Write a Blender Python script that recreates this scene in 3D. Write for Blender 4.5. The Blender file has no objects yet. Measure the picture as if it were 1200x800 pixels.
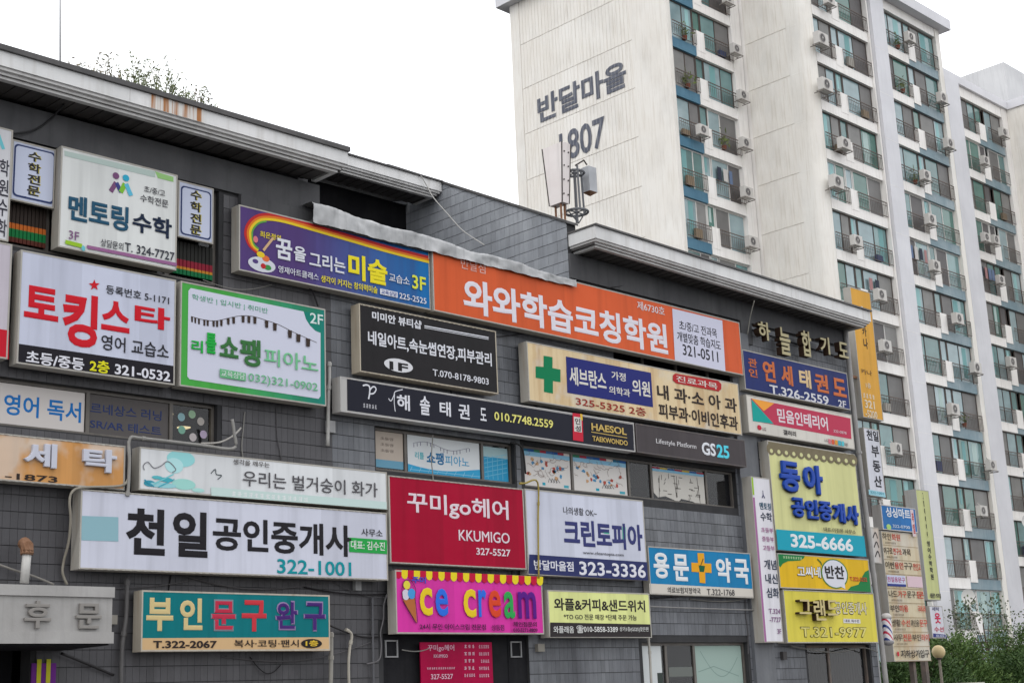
import bpy, math, random
from mathutils import Vector, Matrix
random.seed(7)
SC = bpy.context.scene
COL = SC.collection

# ------------------------------------------------------------------ camera, sky, sun, exposure
def cam_axes(yaw, pitch, roll):
    f = Vector((math.sin(yaw) * math.cos(pitch), math.cos(yaw) * math.cos(pitch), math.sin(pitch)))
    r = Vector((math.cos(yaw), -math.sin(yaw), 0.0))
    d = f.cross(r)
    c, s = math.cos(roll), math.sin(roll)
    return (c * r + s * d), (-s * r + c * d), f
cr_, cd_, cf_ = cam_axes(0.788857, 0.245900, 0.043482)
cam_data = bpy.data.cameras.new('camera')
cam = bpy.data.objects.new('camera', cam_data)
COL.objects.link(cam)
cam_data.sensor_fit = 'HORIZONTAL'
cam_data.sensor_width = 36.0
cam_data.lens = 1700.38 / 1200.0 * 36.0
cam_data.clip_end = 2000.0
m3 = Matrix((cr_, -cd_, -cf_)).transposed()
cam.matrix_world = Matrix.Translation((0.0, -18.0, 1.6)) @ m3.to_4x4()
SC.camera = cam

SUN_EL, SUN_AZ = math.radians(48), math.radians(248)   # azimuth measured from +Y (north) clockwise: light from the left front
world = bpy.data.worlds.new('World')
SC.world = world
world.use_nodes = True
wn, wl = world.node_tree.nodes, world.node_tree.links
bg = wn['Background']
sky = wn.new('ShaderNodeTexSky')
sky.sky_type = 'NISHITA'
sky.sun_disc = False
sky.sun_elevation = SUN_EL
sky.sun_rotation = SUN_AZ
sky.dust_density = 4.0
wmix = wn.new('ShaderNodeMix')
wmix.data_type = 'RGBA'
wmix.inputs['Factor'].default_value = 0.95          # closed white cloud cover over the blue
wmix.inputs['B'].default_value = (17.4, 17.7, 18.2, 1)
wl.new(sky.outputs[0], wmix.inputs['A'])
wl.new(wmix.outputs['Result'], bg.inputs['Color'])
bg.inputs['Strength'].default_value = 0.1
sun_data = bpy.data.lights.new('sun', 'SUN')
sun_data.energy = 0.5
sun_data.angle = math.radians(25)
sun_data.color = (1.0, 0.97, 0.92)
sun = bpy.data.objects.new('sun', sun_data)
COL.objects.link(sun)
sdir = Vector((math.sin(SUN_AZ) * math.cos(SUN_EL), math.cos(SUN_AZ) * math.cos(SUN_EL), math.sin(SUN_EL)))
sun.rotation_euler = sdir.to_track_quat('Z', 'Y').to_euler()
SC.view_settings.view_transform = 'Standard'
SC.view_settings.look = 'None'
SC.view_settings.exposure = 0.0
SC.view_settings.gamma = 1.0
SC.view_settings.use_curve_mapping = False
SC.cycles.max_bounces = 6
SC.cycles.transparent_max_bounces = 8

# ------------------------------------------------------------------ materials
ILLUM = 1.13
def lin(c):
    return c / 12.92 if c <= 0.04045 else ((c + 0.055) / 1.055) ** 2.4
def hexcol(h):
    rgb = h if isinstance(h, tuple) else [int(h[i:i + 2], 16) for i in (0, 2, 4)]
    v = [lin(c / 255) / ILLUM for c in rgb]
    return tuple(min(x, 0.84) for x in v) + (1.0,)
MATS = {}
def base_mat(key):
    m = bpy.data.materials.new(key)
    m.use_nodes = True
    return m, m.node_tree.nodes, m.node_tree.links, m.node_tree.nodes['Principled BSDF']
def mixrgb(n, l, fac, a, b, mode='MIX'):
    x = n.new('ShaderNodeMix'); x.data_type = 'RGBA'; x.blend_type = mode
    for sock, v in (('Factor', fac), ('A', a), ('B', b)):
        if hasattr(v, 'is_linked'): l.new(v, x.inputs[sock])
        else: x.inputs[sock].default_value = v
    return x.outputs['Result']
def noise(n, l, scale, detail=4, stretch=None, coord='Object', rough=.55):
    tc = n.new('ShaderNodeTexCoord'); mp = n.new('ShaderNodeMapping'); t = n.new('ShaderNodeTexNoise')
    if stretch: mp.inputs['Scale'].default_value = stretch
    l.new(tc.outputs[coord], mp.inputs[0]); l.new(mp.outputs[0], t.inputs['Vector'])
    t.inputs['Scale'].default_value = scale; t.inputs['Detail'].default_value = detail; t.inputs['Roughness'].default_value = rough
    return t.outputs['Fac']
def ramp(n, l, src, lo, hi, c0=(0, 0, 0, 1), c1=(1, 1, 1, 1)):
    r = n.new('ShaderNodeValToRGB'); r.color_ramp.elements[0].position = lo; r.color_ramp.elements[1].position = hi
    r.color_ramp.elements[0].color = c0; r.color_ramp.elements[1].color = c1
    l.new(src, r.inputs[0]); return r.outputs['Color']
def bump(n, l, p, h, strength=.3, dist=.02):
    b = n.new('ShaderNodeBump'); b.inputs['Strength'].default_value = strength; b.inputs['Distance'].default_value = dist
    l.new(h, b.inputs['Height']); l.new(b.outputs[0], p.inputs['Normal'])
def flat(h, rough=.45, spec=.08, metal=0.0):
    k = ('flat', h, rough, metal)
    if k not in MATS:
        m, n, l, p = base_mat('paint')
        p.inputs['Base Color'].default_value = hexcol(h); p.inputs['Roughness'].default_value = rough
        p.inputs['Specular IOR Level'].default_value = spec; p.inputs['Metallic'].default_value = metal
        MATS[k] = m
    return MATS[k]
def weathered(key, col, col2, rough=.7, scale=2.0, streak=.35, bmp=.15, streakcol=None, island=0.0, spec=.3, fine=30, big=0.0):
    """painted / rendered surface with blotches, vertical rain streaks and a fine grain"""
    if key in MATS: return MATS[key]
    m, n, l, p = base_mat(key)
    a = noise(n, l, scale, 6)
    c = mixrgb(n, l, ramp(n, l, a, .38, .68), col, col2)
    s = noise(n, l, 3.0, 5, (3.0, 3.0, .18))
    sc = streakcol or tuple(x * .45 for x in col[:3]) + (1,)
    fac = n.new('ShaderNodeMath'); fac.operation = 'MULTIPLY'; fac.inputs[1].default_value = streak
    l.new(ramp(n, l, s, .5, .78), fac.inputs[0])
    c = mixrgb(n, l, fac.outputs[0], c, sc)
    if big:
        bf = n.new('ShaderNodeMath'); bf.operation = 'MULTIPLY'; bf.inputs[1].default_value = big
        l.new(ramp(n, l, noise(n, l, .55, 6, (1.4, 1, .5), rough=.7), .47, .72), bf.inputs[0]); c = mixrgb(n, l, bf.outputs[0], c, tuple(x * .4 for x in col[:3]) + (1,))
    if island:
        g = n.new('ShaderNodeNewGeometry'); oi = n.new('ShaderNodeObjectInfo')
        ad = n.new('ShaderNodeMath'); ad.operation = 'ADD'; l.new(g.outputs['Random Per Island'], ad.inputs[0]); l.new(oi.outputs['Random'], ad.inputs[1])
        fr = n.new('ShaderNodeMath'); fr.operation = 'FRACT'; l.new(ad.outputs[0], fr.inputs[0])
        mr = n.new('ShaderNodeMapRange'); mr.inputs['To Min'].default_value = 1 - island; mr.inputs['To Max'].default_value = 1 + island
        l.new(fr.outputs[0], mr.inputs['Value'])
        cb = n.new('ShaderNodeCombineColor')
        for i in range(3): l.new(mr.outputs[0], cb.inputs[i])
        c = mixrgb(n, l, 1.0, c, cb.outputs[0], 'MULTIPLY')
    l.new(c, p.inputs['Base Color'])
    p.inputs['Roughness'].default_value = rough; p.inputs['Specular IOR Level'].default_value = spec
    bump(n, l, p, noise(n, l, fine, 3), bmp, .01)
    MATS[key] = m
    return m
def sign_face(h, h2, w, dirt):
    """vinyl sign face: flat print, optional sideways colour blend, grime and (old ones) rust stains"""
    m, n, l, p = base_mat('sign_face')
    col = hexcol(h)
    c = None
    if h2:
        tc = n.new('ShaderNodeTexCoord'); sp = n.new('ShaderNodeSeparateXYZ'); l.new(tc.outputs['Object'], sp.inputs[0])
        mr = n.new('ShaderNodeMapRange'); mr.inputs['From Min'].default_value = .3 * w; mr.inputs['From Max'].default_value = w; l.new(sp.outputs['X'], mr.inputs['Value'])
        c = mixrgb(n, l, mr.outputs[0], col, hexcol(h2))
    else:
        c = mixrgb(n, l, 0.0, col, col)
    tq = n.new('ShaderNodeTexCoord'); sq = n.new('ShaderNodeSeparateXYZ'); l.new(tq.outputs['Object'], sq.inputs[0])
    dv = n.new('ShaderNodeMath'); dv.operation = 'DIVIDE'; dv.inputs[1].default_value = max(.45, w / 5.3); l.new(sq.outputs['X'], dv.inputs[0])
    fl = n.new('ShaderNodeMath'); fl.operation = 'FLOOR'; l.new(dv.outputs[0], fl.inputs[0])
    wn_ = n.new('ShaderNodeTexWhiteNoise'); wn_.noise_dimensions = '1D'; l.new(fl.outputs[0], wn_.inputs['W'])
    pv_ = n.new('ShaderNodeMapRange'); pv_.inputs['To Min'].default_value = .90; pv_.inputs['To Max'].default_value = 1.04; l.new(wn_.outputs['Value'], pv_.inputs['Value'])
    cb_ = n.new('ShaderNodeCombineColor')
    for i in range(3): l.new(pv_.outputs[0], cb_.inputs[i])
    c = mixrgb(n, l, 1.0, c, cb_.outputs[0], 'MULTIPLY')
    a = noise(n, l, 1.7, 6, (1, 1, .5)); s = noise(n, l, 2.2, 5, (2.4, 1, .14))
    f = n.new('ShaderNodeMath'); f.operation = 'MULTIPLY'; f.inputs[1].default_value = .12 + .62 * dirt
    l.new(ramp(n, l, s, .46, .8), f.inputs[0])
    stain = (.34, .17, .06, 1) if dirt > .5 else tuple(x * .55 for x in col[:3]) + (1,)
    c = mixrgb(n, l, f.outputs[0], c, stain)
    if dirt > .5:
        f2 = n.new('ShaderNodeMath'); f2.operation = 'MULTIPLY'; f2.inputs[1].default_value = .6
        l.new(ramp(n, l, a, .5, .72), f2.inputs[0]); c = mixrgb(n, l, f2.outputs[0], c, (.44, .27, .12, 1))
        f3 = n.new('ShaderNodeMath'); f3.operation = 'MULTIPLY'; f3.inputs[1].default_value = .55
        l.new(ramp(n, l, noise(n, l, 1.1, 4, (1, 1, .8)), .52, .62), f3.inputs[0]); c = mixrgb(n, l, f3.outputs[0], c, (.56, .54, .50, 1))
    else:
        f2 = n.new('ShaderNodeMath'); f2.operation = 'MULTIPLY'; f2.inputs[1].default_value = .10
        l.new(ramp(n, l, a, .4, .75), f2.inputs[0]); c = mixrgb(n, l, f2.outputs[0], c, tuple(x * .6 for x in col[:3]) + (1,))
    l.new(c, p.inputs['Base Color'])
    p.inputs['Roughness'].default_value = .45; p.inputs['Specular IOR Level'].default_value = .09
    bump(n, l, p, noise(n, l, 1.6, 2), .25, .06)
    return m
def C3(r, g, b): return (r, g, b, 1.0)
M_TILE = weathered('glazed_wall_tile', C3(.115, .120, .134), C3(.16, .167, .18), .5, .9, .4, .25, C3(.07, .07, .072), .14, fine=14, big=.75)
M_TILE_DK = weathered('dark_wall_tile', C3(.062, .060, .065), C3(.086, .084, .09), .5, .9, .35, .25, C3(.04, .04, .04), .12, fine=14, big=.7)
M_GROUT = weathered('dark_grout', C3(.03, .03, .032), C3(.042, .042, .044), .9)
M_BEAM = weathered('painted_concrete_beam', C3(.062, .062, .066), C3(.085, .085, .088), .8, 1.5, .4)
M_FASCIA = weathered('eave_white_paint', C3(.64, .64, .635), C3(.72, .71, .705), .65, 1.4, .3, .15, C3(.30, .26, .21), big=.35)
M_MOULD = weathered('eave_moulding_paint', C3(.52, .51, .50), C3(.60, .59, .58), .65, 1.8, .35, .15, C3(.22, .20, .17), big=.4)
M_CAP = weathered('roof_edge_metal', C3(.06, .058, .058), C3(.09, .085, .085), .5)
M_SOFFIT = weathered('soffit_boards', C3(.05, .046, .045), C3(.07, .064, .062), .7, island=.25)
M_ROOF = weathered('roof_shingle', C3(.07, .07, .072), C3(.1, .1, .1), .9)
M_DARK = weathered('black_paint', C3(.012, .012, .014), C3(.02, .02, .022), .8, 2, spec=.1)
M_INTER = weathered('dim_room', C3(.07, .065, .06), C3(.05, .05, .05), .95)
M_ALU = weathered('window_aluminium', C3(.10, .09, .08), C3(.14, .125, .11), .45, 3)
M_RUST = weathered('rust', C3(.18, .09, .05), C3(.28, .16, .1), .9, 6)
M_CONC = weathered('plain_concrete', C3(.24, .24, .245), C3(.32, .32, .32), .85, 1.2, .45)
M_TARP = weathered('silver_sheet', C3(.30, .305, .31), C3(.50, .50, .505), .4, 2.6, .5, .4, C3(.15, .15, .155), spec=.45, fine=9, big=.4)
M_APT = weathered('apartment_white', C3(.725, .69, .635), C3(.77, .745, .70), .75, .35, .5, .08, C3(.52, .46, .38), fine=6, big=.2)
M_APT2 = weathered('apartment_spandrel', C3(.78, .75, .715), C3(.84, .815, .785), .75, .8, .36, .08, C3(.42, .39, .36), fine=6)
M_APTG = weathered('apartment_grey_pilaster', C3(.60, .595, .62), C3(.67, .665, .69), .75, .5, .28, .08, C3(.48, .48, .49), fine=6)
M_BLUE = weathered('apartment_blue_panel', C3(.055, .15, .225), C3(.08, .19, .27), .6, .9, .25, .1, fine=6)
M_BLUE2 = weathered('apartment_faded_blue_panel', C3(.19, .265, .30), C3(.29, .35, .375), .65, .9, .4, .1, fine=6)
M_RAIL = flat('4a4442', .6)
M_STEEL = flat('74767a', .5)
M_RAIL2 = weathered('rusty_railing', C3(.10, .085, .075), C3(.16, .12, .10), .7, 4)
def pane_mat(key, c, rough=.07, alpha=1.0):
    m, n, l, p = base_mat(key)
    a = noise(n, l, .8, 3)
    l.new(mixrgb(n, l, ramp(n, l, a, .35, .7), c, tuple(x * .7 for x in c[:3]) + (1,)), p.inputs['Base Color'])
    p.inputs['Roughness'].default_value = rough; p.inputs['Specular IOR Level'].default_value = .6
    p.inputs['Alpha'].default_value = alpha
    return m
M_TEAL = [pane_mat('teal_glass_%d' % i, c) for i, c in enumerate((C3(.15, .27, .27), C3(.24, .34, .36), C3(.10, .20, .195), C3(.30, .40, .42), C3(.07, .18, .15)))]
M_SCREEN = [pane_mat('insect_screen_%d' % i, c, .6) for i, c in enumerate((C3(.16, .155, .15), C3(.10, .092, .092), C3(.22, .215, .205)))]
M_GLASS = pane_mat('dark_shop_glass', C3(.02, .02, .022), .04, .45)
M_WEED = [weathered('weed_%d' % i, c, tuple(x * .7 for x in c[:3]) + (1,), .8, 6) for i, c in enumerate((C3(.13, .17, .05), C3(.18, .19, .09), C3(.24, .20, .13)))]
def glow(h, s):
    m, n, l, p = base_mat('lamp_' + h)
    p.inputs['Emission Color'].default_value = hexcol(h); p.inputs['Emission Strength'].default_value = s
    return m
M_LAMP = glow('ffe6b0', 3.0)
M_LAMPB = glow('5030ff', 1.5)

# ------------------------------------------------------------------ mesh helpers
class MB:
    def __init__(s): s.v, s.f = [], []
    def box(s, x0, y0, z0, x1, y1, z1, open_back=False):
        b = len(s.v)
        s.v += [(x0, y0, z0), (x1, y0, z0), (x1, y1, z0), (x0, y1, z0), (x0, y0, z1), (x1, y0, z1), (x1, y1, z1), (x0, y1, z1)]
        s.f += [(b, b + 1, b + 5, b + 4), (b + 1, b + 2, b + 6, b + 5), (b + 3, b, b + 4, b + 7), (b, b + 3, b + 2, b + 1), (b + 4, b + 5, b + 6, b + 7)]
        if not open_back: s.f.append((b + 2, b + 3, b + 7, b + 6))
        return s
    def poly(s, pts):
        b = len(s.v); s.v += pts; s.f.append(tuple(range(b, b + len(pts)))); return s
    def prism(s, pts, y0, y1):
        """outline in (x,z), counter-clockwise seen from -Y, front at y0, back at y1"""
        n = len(pts); b = len(s.v)
        s.v += [(x, y0, z) for x, z in pts] + [(x, y1, z) for x, z in pts]
        s.f.append(tuple(range(b, b + n))); s.f.append(tuple(range(b + 2 * n - 1, b + n - 1, -1)))
        for i in range(n):
            j = (i + 1) % n; s.f.append((b + i, b + n + i, b + n + j, b + j))
        return s
    def tube(s, pts, r, n=8, r2=None, cap=True):
        pts = [Vector(p) for p in pts]; b = len(s.v); m = len(pts)
        up = Vector((0.3, 0.2, 1)).normalized()
        for i, p in enumerate(pts):
            d = (pts[min(i + 1, m - 1)] - pts[max(i - 1, 0)]).normalized()
            a = d.cross(up)
            if a.length < .05: a = d.cross(Vector((1, 0.1, 0)))
            a.normalize(); c = d.cross(a)
            rr = r if r2 is None else r + (r2 - r) * i / max(m - 1, 1)
            for k in range(n):
                t = 2 * math.pi * k / n; q = p + a * (rr * math.cos(t)) + c * (rr * math.sin(t)); s.v.append(tuple(q))
        for i in range(m - 1):
            for k in range(n):
                k2 = (k + 1) % n; s.f.append((b + i * n + k, b + i * n + k2, b + (i + 1) * n + k2, b + (i + 1) * n + k))
        if cap:
            s.f.append(tuple(b + k for k in reversed(range(n)))); s.f.append(tuple(b + (m - 1) * n + k for k in range(n)))
        return s
    def lathe(s, prof, n=16, c=(0, 0, 0), axis='z'):
        b = len(s.v); m = len(prof)
        for r, h in prof:
            for k in range(n):
                t = 2 * math.pi * k / n; x, y = r * math.cos(t), r * math.sin(t)
                s.v.append((c[0] + x, c[1] + y, c[2] + h) if axis == 'z' else (c[0] + x, c[1] - h, c[2] + y))
        for i in range(m - 1):
            for k in range(n):
                k2 = (k + 1) % n; s.f.append((b + i * n + k, b + i * n + k2, b + (i + 1) * n + k2, b + (i + 1) * n + k))
        return s
    def mesh(s, name, smooth=False):
        me = bpy.data.meshes.new(name); me.from_pydata(s.v, [], s.f); me.update()
        if smooth: me.polygons.foreach_set('use_smooth', [True] * len(me.polygons))
        return me
    def build(s, name, mat, parent=None, loc=(0, 0, 0), smooth=False, kind=None):
        return link(name, s.mesh(name, smooth), mat, parent, loc, kind)
def link(name, me, mat, parent=None, loc=(0, 0, 0), kind=None):
    if mat is not None and not me.materials: me.materials.append(mat)
    o = bpy.data.objects.new(name, me); COL.objects.link(o); o.parent = parent; o.location = loc
    if kind: o['kind'] = kind
    return o
def tag(o, label, cat, group=None):
    o['label'] = label; o['category'] = cat
    if group: o['group'] = group
    return o
def thing(name, label, cat, loc=(0, 0, 0), group=None):
    o = bpy.data.objects.new(name, None); COL.objects.link(o); o.location = loc; o.empty_display_size = .2
    return tag(o, label, cat, group)
def smooth_path(pts, k=4):
    P = [Vector(p) for p in pts]
    if len(P) < 3: return P
    out = []
    for i in range(len(P) - 1):
        p0, p1, p2, p3 = P[max(i - 1, 0)], P[i], P[i + 1], P[min(i + 2, len(P) - 1)]
        for j in range(k):
            t = j / k
            out.append(.5 * ((2 * p1) + (p2 - p0) * t + (2 * p0 - 5 * p1 + 4 * p2 - p3) * t * t + (3 * p1 - p0 - 3 * p2 + p3) * t ** 3))
    out.append(P[-1]); return out
def ccw(pts):
    a = sum(pts[i][0] * pts[(i + 1) % len(pts)][1] - pts[(i + 1) % len(pts)][0] * pts[i][1] for i in range(len(pts)))
    return pts if a > 0 else pts[::-1]

# text is queued and turned into meshes together at the end
TEXTQ = []
def queue_text(parent, name, text, x0, z0, x1, z1, mat, w, depth, y, plane='xz'):
    TEXTQ.append((parent, name, text, x0, z0, x1, z1, mat, w, depth, y, plane))
def flush_text():
    objs = []
    for q in TEXTQ:
        c = bpy.data.curves.new('lettering', 'FONT')
        c.body = q[2]; c.resolution_u = 3; c.fill_mode = 'FRONT'
        c.bevel_depth = min(q[8] * .62, .036) + 1e-4; c.bevel_resolution = 0
        c.extrude = .25 if q[9] > .01 else 0.0
        o = bpy.data.objects.new('lettering', c); COL.objects.link(o); objs.append(o)
    bpy.context.view_layer.update()
    dg = bpy.context.evaluated_depsgraph_get()
    for q, o in zip(TEXTQ, objs):
        parent, name, text, x0, z0, x1, z1, mat, w, depth, y, plane = q
        me = bpy.data.meshes.new_from_object(o.evaluated_get(dg))
        vs = me.vertices
        if not len(vs): continue
        co = [v.co.copy() for v in vs]
        a = [min(c[i] for c in co) for i in range(3)]; b = [max(c[i] for c in co) for i in range(3)]
        sx = (x1 - x0) / max(b[0] - a[0], 1e-6); sy = (z1 - z0) / max(b[1] - a[1], 1e-6); sz = depth / max(b[2] - a[2], 1e-6)
        for v, c in zip(vs, co):
            X = x0 + (c[0] - a[0]) * sx; Z = z0 + (c[1] - a[1]) * sy; T = (c[2] - a[2]) * sz
            v.co = (X, y - T, Z) if plane == 'xz' else (y - T, -X, Z)
        me.materials.clear()
        me.shade_flat()
        link(name, me, mat, parent)
    for o in objs:
        c = o.data; bpy.data.objects.remove(o); bpy.data.curves.remove(c)

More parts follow.
